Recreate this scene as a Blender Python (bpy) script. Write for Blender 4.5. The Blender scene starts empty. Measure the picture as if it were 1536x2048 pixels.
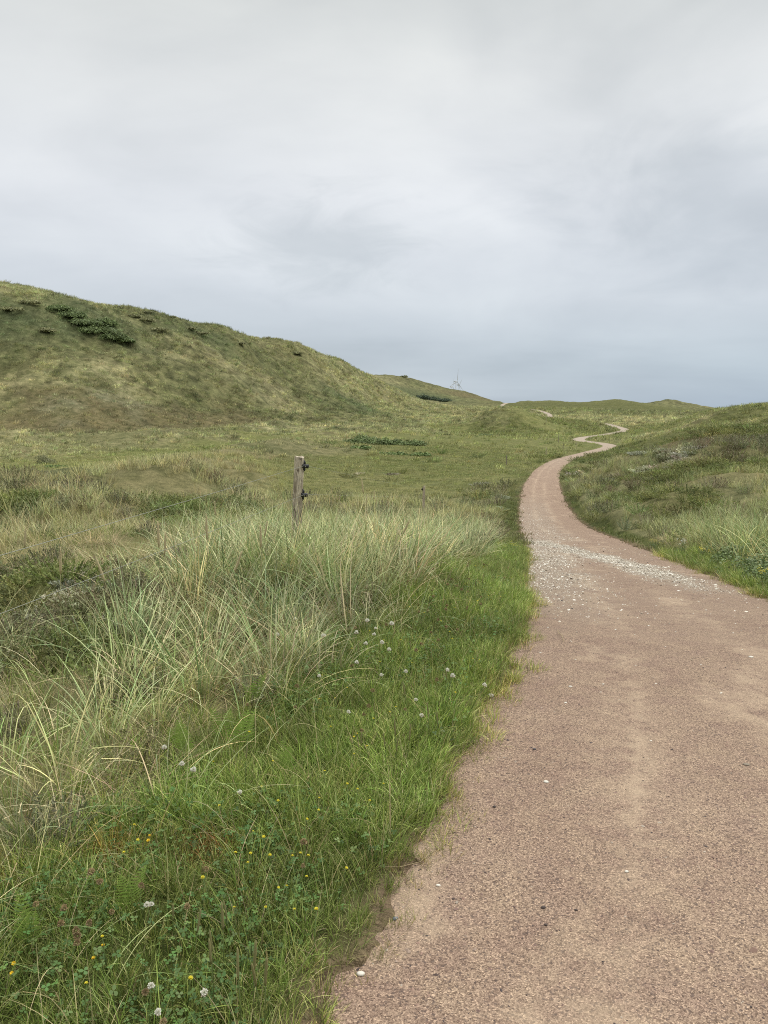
import bpy, math, random
import numpy as np
from mathutils import Vector, Matrix

rng = np.random.default_rng(7)
random.seed(7)
scene = bpy.context.scene
COL = scene.collection
EYE = 1.6                                   # camera height above the path at its foot
F = 1538.0                                  # focal length in photo pixels (2048 px tall)
PITCH = math.atan(209.0 / F)

# ------------------------------------------------------------------ noise
def _hash(ix, iy, seed):
    h = (ix.astype(np.int64) * 374761393 + iy.astype(np.int64) * 668265263 + seed * 1442695041) & 0xFFFFFFFF
    h = ((h ^ (h >> 13)) * 1274126177) & 0xFFFFFFFF
    h = h ^ (h >> 16)
    return (h & 0xFFFFFF).astype(np.float64) / 0xFFFFFF

def vnoise(x, y, seed=0):
    ix, iy = np.floor(x), np.floor(y)
    fx, fy = x - ix, y - iy
    fx = fx * fx * fx * (fx * (fx * 6 - 15) + 10); fy = fy * fy * fy * (fy * (fy * 6 - 15) + 10)
    a = _hash(ix, iy, seed); b = _hash(ix + 1, iy, seed)
    c = _hash(ix, iy + 1, seed); d = _hash(ix + 1, iy + 1, seed)
    return (a + (b - a) * fx) * (1 - fy) + (c + (d - c) * fx) * fy

def fbm(x, y, seed=0, octv=4, gain=0.5):
    s, a, n = 0, 1.0, 0
    for k in range(octv):
        ang = 0.6 * k
        xr = x * math.cos(ang) - y * math.sin(ang); yr = x * math.sin(ang) + y * math.cos(ang)
        s = s + a * (vnoise(xr * 2 ** k + 13.7 * k, yr * 2 ** k - 7.3 * k, seed + k) - 0.5) * 2
        n += a; a *= gain
    return s / n

def sstep(a, b, x):
    t = np.clip((x - a) / (b - a), 0, 1)
    return t * t * (3 - 2 * t)

# ------------------------------------------------------------------ survey of the land
# the lie of the land was measured from the photograph as sight lines with distances
def ray(px, py):
    u, v = (px - 768) / F, (py - 1024) / F
    return np.array([u, math.cos(PITCH) - v * math.sin(PITCH), -math.sin(PITCH) - v * math.cos(PITCH)])

def P(px, py, d):
    r = ray(px, py)
    r = r * (d / r[1])
    return (r[0], d, r[2] + EYE)

PATH = [(-8, -2.6, -.02), (-3, -0.5, 0.0), (0, .56, 0.0), (1.8, 1.17, 0.0), (3.2, 1.66, -.01), (5, 2.22, -.06)]   # (Y, X, Z)
for px, py, d in [(1290, 1190, 8), (1177, 1100, 16), (1099, 1040, 33), (1085, 1000, 45), (1086, 960, 62), (1105, 932, 85),
                  (1135, 917, 105), (1180, 905, 122), (1220, 893, 140), (1205, 887, 155), (1162, 881, 172), (1162, 876, 190),
                  (1195, 871, 212), (1228, 866, 232), (1250, 860, 252), (1232, 853, 276), (1208, 847, 302), (1160, 842, 340), (1104, 835, 385),
                  (1095, 827, 420), (1072, 820, 450), (1046, 818, 472), (1012, 817, 496), (1004, 811, 525), (1014, 806, 560)]:
    x, y, z = P(px, py, d); PATH.append((y, x, z))
PATH.append((620, 100, 2.5)); PATH.append((700, 110, -3))
PATH = np.array(PATH)

def hermite(xs, ys, x):
    """monotone-ish cubic through the points"""
    m = np.gradient(ys, xs)
    i = np.clip(np.searchsorted(xs, x) - 1, 0, len(xs) - 2)
    h = xs[i + 1] - xs[i]; t = np.clip((x - xs[i]) / h, 0, 1)
    return ((2 * t ** 3 - 3 * t ** 2 + 1) * ys[i] + (t ** 3 - 2 * t ** 2 + t) * h * m[i]
            + (-2 * t ** 3 + 3 * t ** 2) * ys[i + 1] + (t ** 3 - t ** 2) * h * m[i + 1])

HW = 1.25                                    # half width of the path
pY = [-8.0]
while pY[-1] < 700: pY.append(pY[-1] + max(.25, .006 * abs(pY[-1])))
pY = np.array(pY)
pX = hermite(PATH[:, 0], PATH[:, 1], pY); pZ = hermite(PATH[:, 0], PATH[:, 2], pY)
_t = np.stack([np.gradient(pX), np.gradient(pY)], 1); _t /= np.linalg.norm(_t, axis=1)[:, None]
pT = _t; pN = np.stack([_t[:, 1], -_t[:, 0]], 1)                 # pN points right of travel

def path_near(x, y):
    """signed lateral offset from the centre line (+ right), index"""
    x = np.asarray(x, float).ravel(); y = np.asarray(y, float).ravel()
    best = np.full(x.shape, 1e9); bi = np.zeros(x.shape, int)
    for s in range(0, len(x), 20000):
        e = s + 20000
        d = (x[s:e, None] - pX[None]) ** 2 + (y[s:e, None] - pY[None]) ** 2
        bi[s:e] = d.argmin(1)
    for k in range(1):
        dx = x - pX[bi]; dy = y - pY[bi]
        lat = dx * pN[bi, 0] + dy * pN[bi, 1]
        lon = dx * pT[bi, 0] + dy * pT[bi, 1]
        d = np.hypot(dx, dy)
    sgn = np.where(lat >= 0, 1, -1)
    dist = np.where(np.abs(lon) < 3 + .01 * np.abs(y), np.abs(lat), d)
    # z along the path
    step = np.maximum(.25, .006 * np.abs(pY[bi]))
    slope = np.gradient(pZ)[bi] / np.maximum(np.hypot(np.gradient(pX), np.gradient(pY))[bi], 1e-6)
    zc = pZ[bi] + slope * np.clip(lon, -step * 2, step * 2)
    return dist * sgn, bi, zc

CTRL = [(X, Y, Z) for X, Y, Z in [
    (-1, 1, 0), (0, 1, 0), (1.2, 1, 0), (-1, 1.8, .03), (-2, 1.8, .03), (0, 2, .02), (3, 1.5, .02), (-3, 3, .02), (-1.5, 3, .06), (.2, 3, .02),
    (3.6, 3, .02), (5, 3, .05), (-.5, 5, .08), (.6, 5, .02), (-3.2, 5, -.18), (-2, 5, .05), (-5, 5, -.4), (4.1, 5, 0), (6, 5, .25), (-.8, 7, .07), (.6, 7, .05), (-3, 8, -.42),
    (5.2, 8, -.05), (8, 8, .3), (0, .5, 0), (-.4, .5, 0), (.4, .5, 0), (-6, 8, -.7)]]
for t in [
    (200, 1100, 12), (40, 1100, 13), (300, 1045, 18), (330, 1010, 25), (60, 1010, 26), (430, 1030, 20), (-300, 1050, 22),
    (620, 1100, 12), (800, 1050, 20), (900, 1060, 18), (960, 1030, 27), (1000, 1000, 42),
    (40, 972, 40), (160, 960, 45), (273, 949, 51), (390, 925, 66), (488, 902, 88), (578, 889, 102), (-200, 975, 38),
    (200, 1000, 29), (360, 975, 36), (470, 950, 50), (560, 930, 66),
    (450, 1000, 44), (600, 980, 50), (700, 1000, 46), (700, 950, 64), (700, 900, 102), (850, 1000, 46), (900, 950, 66), (900, 900, 106), (640, 905, 96),
    (0, 958, 66), (150, 940, 77), (300, 917, 96), (400, 897, 120), (0, 906, 106), (200, 897, 116), (490, 880, 150), (-300, 930, 85),
    (0, 873, 128), (250, 873, 132), (350, 871, 138), (470, 858, 165), (560, 850, 185), (0, 868, 142), (250, 868, 146), (400, 862, 158),
    (0, 820, 156), (0, 740, 173), (0, 650, 191), (0, 571, 213), (0, 562, 240), (0, 612, 330), (0, 690, 500),
    (-300, 840, 135), (-300, 700, 165), (-300, 540, 200), (-300, 600, 320),
    (160, 840, 156), (160, 760, 175), (160, 680, 196), (160, 597, 224), (160, 625, 330),
    (330, 840, 168), (330, 780, 189), (330, 710, 213), (330, 629, 243), (330, 655, 380), (330, 720, 560),
    (460, 842, 185), (460, 790, 208), (460, 720, 240), (460, 658, 270), (460, 685, 390),
    (600, 848, 195), (600, 828, 222), (600, 795, 252), (600, 745, 283), (600, 689, 316), (600, 715, 450), (600, 760, 600),
    (690, 838, 225), (690, 815, 265), (690, 775, 310), (690, 726, 352), (720, 740, 380), (690, 745, 480),
    (745, 820, 280), (745, 803, 330), (745, 778, 372), (745, 752, 404), (745, 768, 520),
    (800, 825, 300), (800, 810, 370), (800, 795, 420), (800, 781, 452), (800, 792, 520),
    (840, 830, 310), (840, 812, 400), (840, 801, 475), (840, 799, 540),
    (740, 753, 640), (800, 754, 645), (840, 764, 650), (870, 773, 650), (900, 780, 655), (945, 790, 655), (975, 799, 650), (1000, 806, 640),
    (740, 775, 1000), (850, 790, 1000), (880, 795, 580), (920, 800, 580), (960, 808, 540), (900, 815, 450), (950, 820, 420),
    (1035, 803, 605), (1090, 804, 605), (1140, 805, 605), (1200, 806, 605), (1240, 802, 620), (1290, 809, 640), (1340, 803, 655), (1380, 809, 640), (1414, 819, 620),
    (1035, 812, 540), (1100, 812, 530), (1180, 815, 520), (1280, 820, 500), (1360, 824, 460),
    (1000, 830, 900), (1200, 830, 900), (1400, 835, 900), (1536, 830, 900), (600, 830, 1500), (900, 835, 1500), (1200, 840, 1500), (1500, 845, 1500),
    (1150, 820, 470), (1150, 831, 390), (1250, 826, 430), (1350, 832, 380), (1300, 846, 300), (1180, 853, 280), (1380, 840, 310),
    (1002, 831, 256), (960, 848, 245), (1045, 842, 250), (935, 864, 230), (1088, 855, 248), (1000, 869, 212), (1000, 836, 330), (930, 838, 300), (1060, 836, 320),
    (700, 860, 170), (800, 850, 200), (860, 870, 160), (950, 880, 145), (1050, 880, 150), (1090, 900, 122),
    (1415, 822, 205), (1480, 819, 185), (1536, 816, 175), (1480, 850, 122), (1400, 848, 165), (1536, 850, 97), (1536, 900, 60), (1400, 900, 78), (1290, 900, 108), (1700, 808, 150), (1700, 860, 75),
    (1300, 872, 160), (1330, 862, 200), (1430, 838, 260), (1500, 833, 260), (1536, 830, 300),
    (1500, 950, 38), (1420, 950, 42), (1340, 950, 47), (1250, 950, 55), (1500, 1000, 25.5), (1400, 1000, 28), (1300, 1000, 34), (1500, 1050, 18), (1400, 1050, 20.5), (1300, 1050, 23.5), (1536, 1100, 12.6), (1220, 1030, 29), (1180, 985, 46),
    (1800, 1000, 20), (1900, 900, 50), (1800, 1150, 9.5)]:
    CTRL.append(P(*t))
for px, py, d in [(0, 571, 213), (160, 597, 224), (330, 629, 243), (460, 658, 270), (600, 689, 316), (690, 726, 352), (720, 740, 378), (745, 751, 404), (-300, 540, 200)]:
    CTRL.append(P(px, py + 5, d * 1.05)); CTRL.append(P(px, py + 14, d * 1.14)); CTRL.append(P(px, py + 3, d * .975))
for Y in (1.8, 3.2, 5, 8, 12, 16, 24, 33, 45, 62, 85, 105, 122, 140, 155, 172, 190, 212, 232, 252, 276, 302, 340, 385, 420, 450, 472, 496, 525, 560):
    i = int(np.argmin(abs(pY - Y)))
    for s in (-1.3, 1.3) if Y < 100 else (0,):
        CTRL.append((pX[i] + s * pN[i, 0], pY[i] + s * pN[i, 1], pZ[i]))
CTRL = np.array(CTRL)

def tps_fit(A, B, T, lam):
    n = len(A)
    d2 = (A[:, None] - A[None]) ** 2 + (B[:, None] - B[None]) ** 2
    K = .5 * d2 * np.log(d2 + 1e-12)
    M = np.zeros((n + 3, n + 3)); M[:n, :n] = K + lam * np.eye(n)
    Q = np.stack([np.ones(n), A, B], 1); M[:n, n:] = Q; M[n:, :n] = Q.T
    return np.linalg.solve(M, np.concatenate([T, np.zeros(3)]))

cr = np.hypot(CTRL[:, 0], CTRL[:, 1]); caz = np.arctan2(CTRL[:, 0], CTRL[:, 1])
AZK = 2.2
cA, cB, cT = caz * AZK, np.log(cr), (CTRL[:, 2] - EYE) / cr
W = tps_fit(cA, cB, cT, 2e-4)

def tps_eval(a, b):
    out = np.empty(a.shape)
    for s in range(0, len(a), 8000):
        e = s + 8000
        d2 = (a[s:e, None] - cA[None]) ** 2 + (b[s:e, None] - cB[None]) ** 2
        out[s:e] = (.5 * d2 * np.log(d2 + 1e-12)) @ W[:-3] + W[-3] + W[-2] * a[s:e] + W[-1] * b[s:e]
    return out

AZ = np.radians(np.concatenate([np.linspace(-58, -31, 55)[:-1], np.linspace(-31, 31, 700), np.linspace(31, 58, 55)[1:]]))
LR = np.concatenate([np.arange(math.log(.35), math.log(60), .012), np.arange(math.log(60), math.log(480), .0042), np.arange(math.log(480), math.log(900), .008), np.linspace(math.log(900), math.log(7000), 40)])
NA, NR = len(AZ), len(LR)
# smooth land on a coarse grid, then refined
ca = np.interp(np.linspace(0, NA - 1, NA // 4), np.arange(NA), AZ); cb = np.interp(np.linspace(0, NR - 1, NR // 4), np.arange(NR), LR)
ga, gb = np.meshgrid(ca, cb, indexing='ij')
gt = tps_eval(np.clip(ga, -.62, .66).ravel() * AZK, np.minimum(gb, math.log(1500)).ravel()).reshape(ga.shape)
def bil(G, xs, ys, x, y):
    i = np.clip(np.interp(x, xs, np.arange(len(xs))), 0, len(xs) - 1.0001); j = np.clip(np.interp(y, ys, np.arange(len(ys))), 0, len(ys) - 1.0001)
    i0 = i.astype(int); j0 = j.astype(int); fi = i - i0; fj = j - j0
    return (G[i0, j0] * (1 - fi) * (1 - fj) + G[i0 + 1, j0] * fi * (1 - fj) + G[i0, j0 + 1] * (1 - fi) * fj + G[i0 + 1, j0 + 1] * fi * fj)
gA, gB = np.meshgrid(AZ, LR, indexing='ij')
gR = np.exp(gB); gX = gR * np.sin(gA); gY = gR * np.cos(gA)
T0 = bil(gt, ca, cb, gA.ravel(), gB.ravel()).reshape(gA.shape)
far_t = (-26 - EYE) / gR
T0 = T0 * (1 - sstep(900, 1600, gR)) + np.minimum(far_t, T0) * sstep(900, 1600, gR)
gZ0 = EYE + T0 * gR

# crests, hummocks and benches too small for the survey points: (sight line points, height, half width)
BUMPS = [([(20, 978, 39), (160, 962, 45), (273, 951, 51), (390, 927, 66), (488, 904, 88), (578, 891, 102)], .55, 2.6),
    ([(0, 876, 127), (120, 872, 130), (250, 876, 132), (351, 873, 138), (470, 860, 165), (560, 852, 185)], .9, 3.6),
    ([(420, 1003, 33), (500, 992, 35), (600, 992, 36)], .35, 2.0), ([(600, 905, 92), (660, 893, 100)], .8, 4),
    ([(520, 806, 225), (580, 799, 245), (640, 801, 258), (700, 804, 290), (780, 806, 330)], 1.3, 7), ([(60, 738, 176), (160, 729, 183), (260, 738, 189), (330, 762, 199)], 1.4, 6),
    ([(400, 770, 205), (470, 745, 232), (520, 750, 240)], 1.3, 7), ([(90, 800, 160), (200, 790, 167), (290, 800, 170)], .9, 5), ([(620, 745, 285), (690, 770, 310), (760, 790, 345)], 1.3, 7),
    ([(1000, 834, 254)], 2.4, 10), ([(1058, 848, 249)], 1.2, 8), ([(960, 852, 246)], .8, 8), ([(1150, 850, 262)], .9, 9), ([(1120, 842, 300)], .9, 10),
    ([(1215, 807, 612), (1245, 805, 620)], 1.5, 13), ([(1338, 806, 655)], 1.3, 9), ([(1300, 811, 640), (1375, 812, 645)], .8, 12), ([(1100, 807, 600)], 1.2, 14),
    ([(1395, 908, 76)], .9, 5), ([(1330, 973, 42), (1365, 975, 41)], .4, 2.2), ([(1450, 925, 52)], .7, 4), ([(1480, 885, 70)], .8, 5), ([(1290, 960, 49)], .45, 3), ([(1420, 1005, 27)], .3, 1.6), ([(1250, 985, 40)], .35, 2.2),
    ([(100, 1012, 24)], .7, 1.7), ([(55, 1050, 17.5)], .5, 1.2), ([(225, 1003, 27)], .65, 1.8), ([(330, 995, 29)], .7, 1.8), ([(275, 1052, 17)], .35, 1.2), ([(15, 995, 30)], .7, 2.0), ([(175, 1042, 19)], .35, 1.0), ([(390, 1015, 27)], .55, 1.5), ([(430, 1045, 19)], .3, 1.2), ([(-60, 1040, 19)], .5, 1.5),
    ([(60, 1290, 6.2)], .24, .5), ([(160, 1300, 6.0)], .2, .45), ([(235, 1205, 7.9)], .30, .6), ([(320, 1180, 8.6)], .15, .5), ([(50, 1165, 9)], .2, .7), ([(140, 1130, 10.5)], .2, .7), ([(250, 1110, 11.5)], .22, .8), ([(20, 1100, 12)], .25, .8),
    ([(1250, 955, 52)], .6, 2.5), ([(1200, 990, 42)], .4, 1.8), ([(1380, 945, 45)], .6, 2.4), ([(1500, 935, 45)], .7, 2.8), ([(1340, 1010, 31)], .4, 1.5), ([(1460, 985, 29)], .45, 1.7), ([(1520, 975, 31)], .4, 1.8), ([(1300, 1030, 27)], .3, 1.2), ([(1380, 870, 120)], .9, 6), ([(1300, 885, 130)], .8, 6), ([(1480, 860, 105)], 1.0, 6), ([(1440, 845, 150)], 1.2, 7),
    ([(930, 793, 655)], 2.0, 12), ([(1465, 835, 150), (1536, 832, 140)], 1.3, 7)]
for pl, amp_, wd in BUMPS:
    Q = np.array([P(*p) for p in pl])[:, :2]
    if len(Q) > 1: Q = np.concatenate([np.linspace(Q[i], Q[i + 1], 14) for i in range(len(Q) - 1)])
    c0 = Q.mean(0); rad_ = np.hypot(*(Q - c0).T).max() + 4 * wd
    sel = np.hypot(gX - c0[0], gY - c0[1]) < rad_
    xs_, ys_ = gX[sel], gY[sel]
    xs_ = xs_ + wd * .5 * fbm(xs_ / (wd * 1.5), ys_ / (wd * 1.5), 77, 3); ys_ = ys_ + wd * .5 * fbm(xs_ / (wd * 1.5), ys_ / (wd * 1.5), 78, 3)
    d2 = np.full(xs_.shape, 1e9)
    for qx, qy in Q: d2 = np.minimum(d2, (xs_ - qx) ** 2 + (ys_ - qy) ** 2)
    gZ0[sel] += amp_ * np.exp(-d2 / (2 * wd * wd))

# ------------------------------------------------------------------ what grows where
ZN = dict(P=0, S=1, M=2, B=3, D=4, L=5, V=6, H=7, T=8)
ZC = [ # two ground colours per zone (linear albedo)
    ((.150, .166, .060), (.190, .192, .080)),     # P grazed pasture
    ((.225, .208, .112), (.165, .158, .075)),     # S dry pale grass
    ((.155, .158, .078), (.205, .195, .104)),     # M marram
    ((.110, .098, .050), (.140, .122, .062)),     # B brown heath
    ((.095, .105, .038), (.130, .136, .054)),     # D moss, crowberry
    ((.200, .195, .125), (.135, .128, .066)),     # L lichen
    ((.070, .088, .024), (.090, .098, .034)),     # V lush verge
    ((.140, .136, .064), (.110, .112, .050)),     # H olive slope
    ((.082, .100, .048), (.110, .122, .060)),     # T dark green scrub
]
ZP = [(40, 1280, 'B'), (150, 1300, 'D'), (90, 1260, 'B'), (230, 1215, 'B'), (300, 1190, 'M'), (200, 1260, 'M'), (60, 1320, 'M'), (20, 1240, 'D'), (120, 1340, 'D'), (100, 1225, 'L'), (170, 1190, 'L'), (60, 1180, 'D'), (200, 1140, 'S'), (60, 1110, 'S'),
    (20, 1045, 'M'), (120, 1010, 'M'), (200, 1005, 'M'), (300, 1010, 'M'), (375, 1045, 'D'), (160, 1030, 'M'), (40, 1025, 'D'), (260, 1030, 'S'), (345, 1020, 'D'), (150, 1035, 'M'), (250, 1060, 'S'), (330, 1110, 'S'), (430, 1060, 'M'), (350, 985, 'S'), (450, 1005, 'S'), (120, 1060, 'S'), (280, 1035, 'M'),
    (100, 1420, 'M'), (250, 1400, 'M'), (60, 1700, 'M'), (20, 1850, 'M'), (250, 1500, 'M'), (40, 1500, 'M'), (150, 1600, 'M'), (350, 1350, 'M'), (450, 1250, 'M'), (500, 1180, 'M'), (600, 1100, 'M'), (700, 1060, 'M'), (850, 1060, 'M'), (950, 1050, 'M'), (760, 1150, 'M'), (150, 1370, 'M'), (20, 1360, 'M'),
    (60, 985, 'M'), (200, 967, 'S'), (300, 952, 'S'), (400, 928, 'S'), (480, 906, 'S'), (560, 893, 'M'), (620, 897, 'M'), (500, 950, 'S'), (430, 962, 'M'), (560, 925, 'P'), (-100, 985, 'M'), (-100, 1100, 'S'), (-100, 1250, 'B'),
    (50, 945, 'P'), (150, 926, 'P'), (250, 920, 'P'), (330, 906, 'P'), (420, 890, 'P'), (15, 960, 'T'), (60, 895, 'M'), (60, 880, 'S'), (150, 890, 'M'), (250, 882, 'M'), (350, 876, 'S'), (450, 866, 'S'), (540, 855, 'S'), (520, 875, 'P'),
    (700, 920, 'P'), (800, 930, 'P'), (900, 900, 'P'), (950, 950, 'P'), (650, 985, 'P'), (800, 985, 'P'), (600, 965, 'P'), (900, 880, 'P'), (1000, 890, 'P'), (1035, 930, 'P'), (700, 862, 'S'), (800, 850, 'S'), (900, 858, 'P'), (620, 855, 'S'), (750, 838, 'S'), (850, 838, 'S'), (900, 822, 'S'), (820, 815, 'S'), (660, 880, 'S'), (760, 870, 'P'), (950, 830, 'S'),
    (1000, 843, 'H'), (955, 857, 'D'), (1050, 853, 'D'), (1100, 866, 'P'), (1050, 880, 'P'), (1150, 852, 'D'), (1120, 845, 'D'), (1010, 862, 'D'), (1100, 885, 'P'), (1140, 895, 'P'),
    (50, 590, 'S'), (200, 613, 'S'), (400, 655, 'H'), (500, 680, 'H'), (20, 625, 'T'), (110, 612, 'T'), (210, 650, 'T'), (170, 630, 'T'), (330, 660, 'T'), (300, 650, 'H'), (420, 680, 'T'), (100, 690, 'H'), (200, 690, 'H'), (330, 690, 'S'), (420, 715, 'S'), (100, 740, 'S'), (230, 728, 'S'), (300, 745, 'H'), (400, 745, 'H'), (500, 720, 'H'), (20, 700, 'H'),
    (550, 770, 'S'), (450, 790, 'H'), (100, 785, 'B'), (200, 800, 'L'), (210, 830, 'B'), (300, 825, 'B'), (60, 850, 'B'), (200, 850, 'B'), (330, 845, 'B'), (400, 835, 'B'), (60, 830, 'B'), (480, 835, 'B'), (20, 800, 'H'), (130, 820, 'L'), (260, 812, 'L'), (500, 815, 'H'), (600, 790, 'H'), (650, 755, 'S'), (700, 765, 'S'), (600, 720, 'H'), (760, 785, 'S'), (690, 800, 'T'), (560, 805, 'S'), (620, 830, 'H'), (700, 822, 'H'), (20, 760, 'S'), (350, 790, 'H'),
    (770, 758, 'S'), (830, 766, 'H'), (865, 795, 'T'), (930, 793, 'B'), (845, 798, 'T'), (965, 808, 'H'), (900, 780, 'H'), (910, 800, 'H'), (800, 805, 'S'), (880, 808, 'S'),
    (1040, 808, 'D'), (1100, 811, 'D'), (1200, 812, 'D'), (1250, 814, 'D'), (1340, 806, 'H'), (1300, 822, 'H'), (1380, 828, 'H'), (1250, 838, 'S'), (1300, 848, 'S'), (1150, 832, 'S'), (1060, 828, 'P'), (1200, 828, 'H'), (1380, 845, 'S'),
    (1450, 830, 'D'), (1500, 818, 'D'), (1400, 868, 'D'), (1300, 888, 'D'), (1250, 906, 'S'), (1350, 885, 'D'), (1450, 880, 'M'), (1420, 885, 'L'), (1500, 865, 'D'), (1400, 903, 'M'), (1350, 917, 'L'), (1300, 928, 'M'), (1350, 943, 'D'), (1450, 903, 'B'), (1300, 905, 'M'), (1485, 935, 'D'), (1270, 925, 'M'), (1400, 968, 'S'), (1440, 990, 'M'), (1370, 920, 'S'), (1430, 920, 'S'), (1250, 940, 'S'), (1195, 960, 'M'), (1175, 1000, 'M'), (1280, 960, 'M'), (1330, 972, 'D'), (1365, 982, 'D'), (1250, 985, 'M'), (1450, 970, 'M'), (1500, 955, 'S'), (1520, 910, 'M'), (1400, 1010, 'D'), (1300, 1035, 'M'), (1400, 1045, 'M'), (1500, 1040, 'M'), (1480, 1100, 'M'), (1520, 1000, 'S'), (1220, 1030, 'M'), (1320, 1000, 'S'), (1480, 1010, 'M'), (1460, 850, 'S'), (1340, 900, 'B'), (1700, 1000, 'M'), (1700, 900, 'D'), (1800, 1100, 'M')]

def hit(px, py, up=0.0, grid=None):
    """where a sight line meets the land (raised by up)"""
    r = ray(px, py); r = r / math.hypot(r[0], r[1])
    s = np.exp(np.linspace(math.log(.8), math.log(1400), 6000))
    x, y, z = r[0] * s, r[1] * s, EYE + r[2] * s
    g = bil(gZ if grid is None else grid, AZ, LR, np.arctan2(x, y), np.log(s)) + up
    k = np.nonzero(z <= g)[0]
    k = k[0] if len(k) else len(s) - 1
    return np.array([x[k], y[k], g[k]])

zpos = np.array([hit(px, py, 0, gZ0) for px, py, _ in ZP]); zid = np.array([ZN[c] for *_, c in ZP])
za = np.arctan2(zpos[:, 0], zpos[:, 1]); zb = np.log(np.hypot(zpos[:, 0], zpos[:, 1]))

def zone_weights(x, y):
    r = np.hypot(x, y); a = np.arctan2(x, y); b = np.log(r)
    wob = .03
    lo = np.maximum(np.exp(np.floor(np.log2(np.maximum(r, 4))) * math.log(2)) * .1, .5)   # patch size grows with octave of distance
    q = np.clip(np.log2(np.maximum(r, 4)), 2, 10)
    f0 = np.floor(q); ft = q - f0
    def wn(seed):
        s0 = 2.0 ** f0 * .07; s1 = 2.0 ** (f0 + 1) * .07
        return fbm(x / s0, y / s0, seed, 3) * (1 - ft) + fbm(x / s1, y / s1, seed, 3) * ft
    a = a + wob * wn(11); b = b + .06 * wn(23)
    out = np.zeros((len(x), 9))
    for s in range(0, len(x), 20000):
        e = s + 20000
        d2 = ((a[s:e, None] - za[None]) / .8) ** 2 + (b[s:e, None] - zb[None]) ** 2
        w = 1 / (d2 + .0006) ** 2.2
        for k in range(9): out[s:e, k] = w[:, zid == k].sum(1)
    out /= out.sum(1)[:, None]
    lat, bi, _ = path_near(x, y)
    near = 1 - sstep(30, 90, r)
    wl = np.interp(pY[bi], [0, 2, 3, 4, 5, 8, 12, 20, 40, 90], [1.12, 1.08, 1.12, 1.18, 1.12, .92, .75, .7, 1.0, 1.2])
    edge = np.abs(lat) - HW + .22 * fbm(x * .9, y * .9, 31, 3)
    v = (1 - sstep(wl * .75, wl * 1.2, edge)) * np.where(lat < 0, 1, .0) + (1 - sstep(.45, .8, edge)) * (lat >= 0)
    v = v * near
    out = out * (1 - v)[:, None]; out[:, 6] += v
    return out, lat, bi

zw, glat, gbi = zone_weights(gX.ravel(), gY.ravel())
# hummocks and gullies
gx, gy, gr = gX.ravel(), gY.ravel(), gR.ravel()
hum = zw @ np.array([.10, .55, .75, .6, .5, .5, .12, .7, .6])
n1 = fbm(gx / 7.0, gy / 7.0, 3, 4); n2 = fbm(gx / 1.8, gy / 1.8, 5, 3); n3 = fbm(gx / 28.0, gy / 28.0, 9, 4)
rid = 1 - np.abs(fbm(gx / 14.0, gy / 20.0, 17, 4)) * 2
amp = sstep(5, 40, gr) * (1 - .0 * gr)
dz = hum * (amp * (.75 * n1 + .30 * n2) + sstep(2, 8, gr) * .10 * n2) + hum * sstep(90, 180, gr) * (.35 * n3 + .45 * (rid - 1.1) * (1 - sstep(500, 900, gr)) + .55 * n1 + .35 * fbm(gx / 3.5, gy / 3.5, 19, 3))
dz *= sstep(.2, 2.5, np.abs(glat) - HW) * (1 - sstep(900, 1500, gr))
gz = gZ0.ravel() + dz
# bed of the path
glat2, gbi2, gzc = path_near(gx, gy)
ed = np.abs(glat2) - HW + .13 * np.clip(gy / 4, .35, 1) * fbm(gx * 2.2, gy * 2.2, 41, 4) + .07 * fbm(gx * 9, gy * 9, 43, 3)
ed = ed / np.maximum(1, gr * .012)
bank = sstep(-.02, .9, ed)
inp = (gY.ravel() < 690)
lip = .010 * sstep(.0, .08, ed)
newz = (gzc - .10 + .10 * sstep(-.05, .07, ed)) * (1 - bank) + gz * bank
newz = np.where(ed < -.05, gzc - .10, newz + lip * (1 - sstep(.5, 1.5, ed)))
gz = np.where(inp & (np.abs(glat2) < 6 + .05 * gr), newz, gz)
gZ = gz.reshape(gX.shape)

def H(x, y):
    x = np.asarray(x, float); y = np.asarray(y, float)
    return bil(gZ, AZ, LR, np.arctan2(x, y), np.log(np.maximum(np.hypot(x, y), .36)))

# ------------------------------------------------------------------ helpers for meshes and materials
def mesh_np(name, V, Fq, cols=None, mat=None, smooth=False, tri=False):
    me = bpy.data.meshes.new(name)
    V = np.asarray(V, np.float32).reshape(-1, 3); Fq = np.asarray(Fq, np.int32)
    k = 3 if tri else 4
    Fq = Fq.reshape(-1, k); n = len(Fq)
    me.vertices.add(len(V)); me.vertices.foreach_set('co', V.ravel())
    me.loops.add(n * k); me.loops.foreach_set('vertex_index', Fq.ravel())
    me.polygons.add(n); me.polygons.foreach_set('loop_start', np.arange(0, n * k, k, dtype=np.int32))
    try: me.polygons.foreach_set('loop_total', np.full(n, k, np.int32))
    except Exception: pass
    if smooth: me.polygons.foreach_set('use_smooth', np.ones(n, bool))
    if cols is not None:
        c = np.ones((len(V), 4), np.float32); c[:, :3] = np.asarray(cols).reshape(-1, 3)
        at = me.attributes.new('bcol', 'FLOAT_COLOR', 'POINT'); at.data.foreach_set('color', c.ravel())
    if mat: me.materials.append(mat)
    me.update(calc_edges=True); me.validate()
    return me

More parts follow.
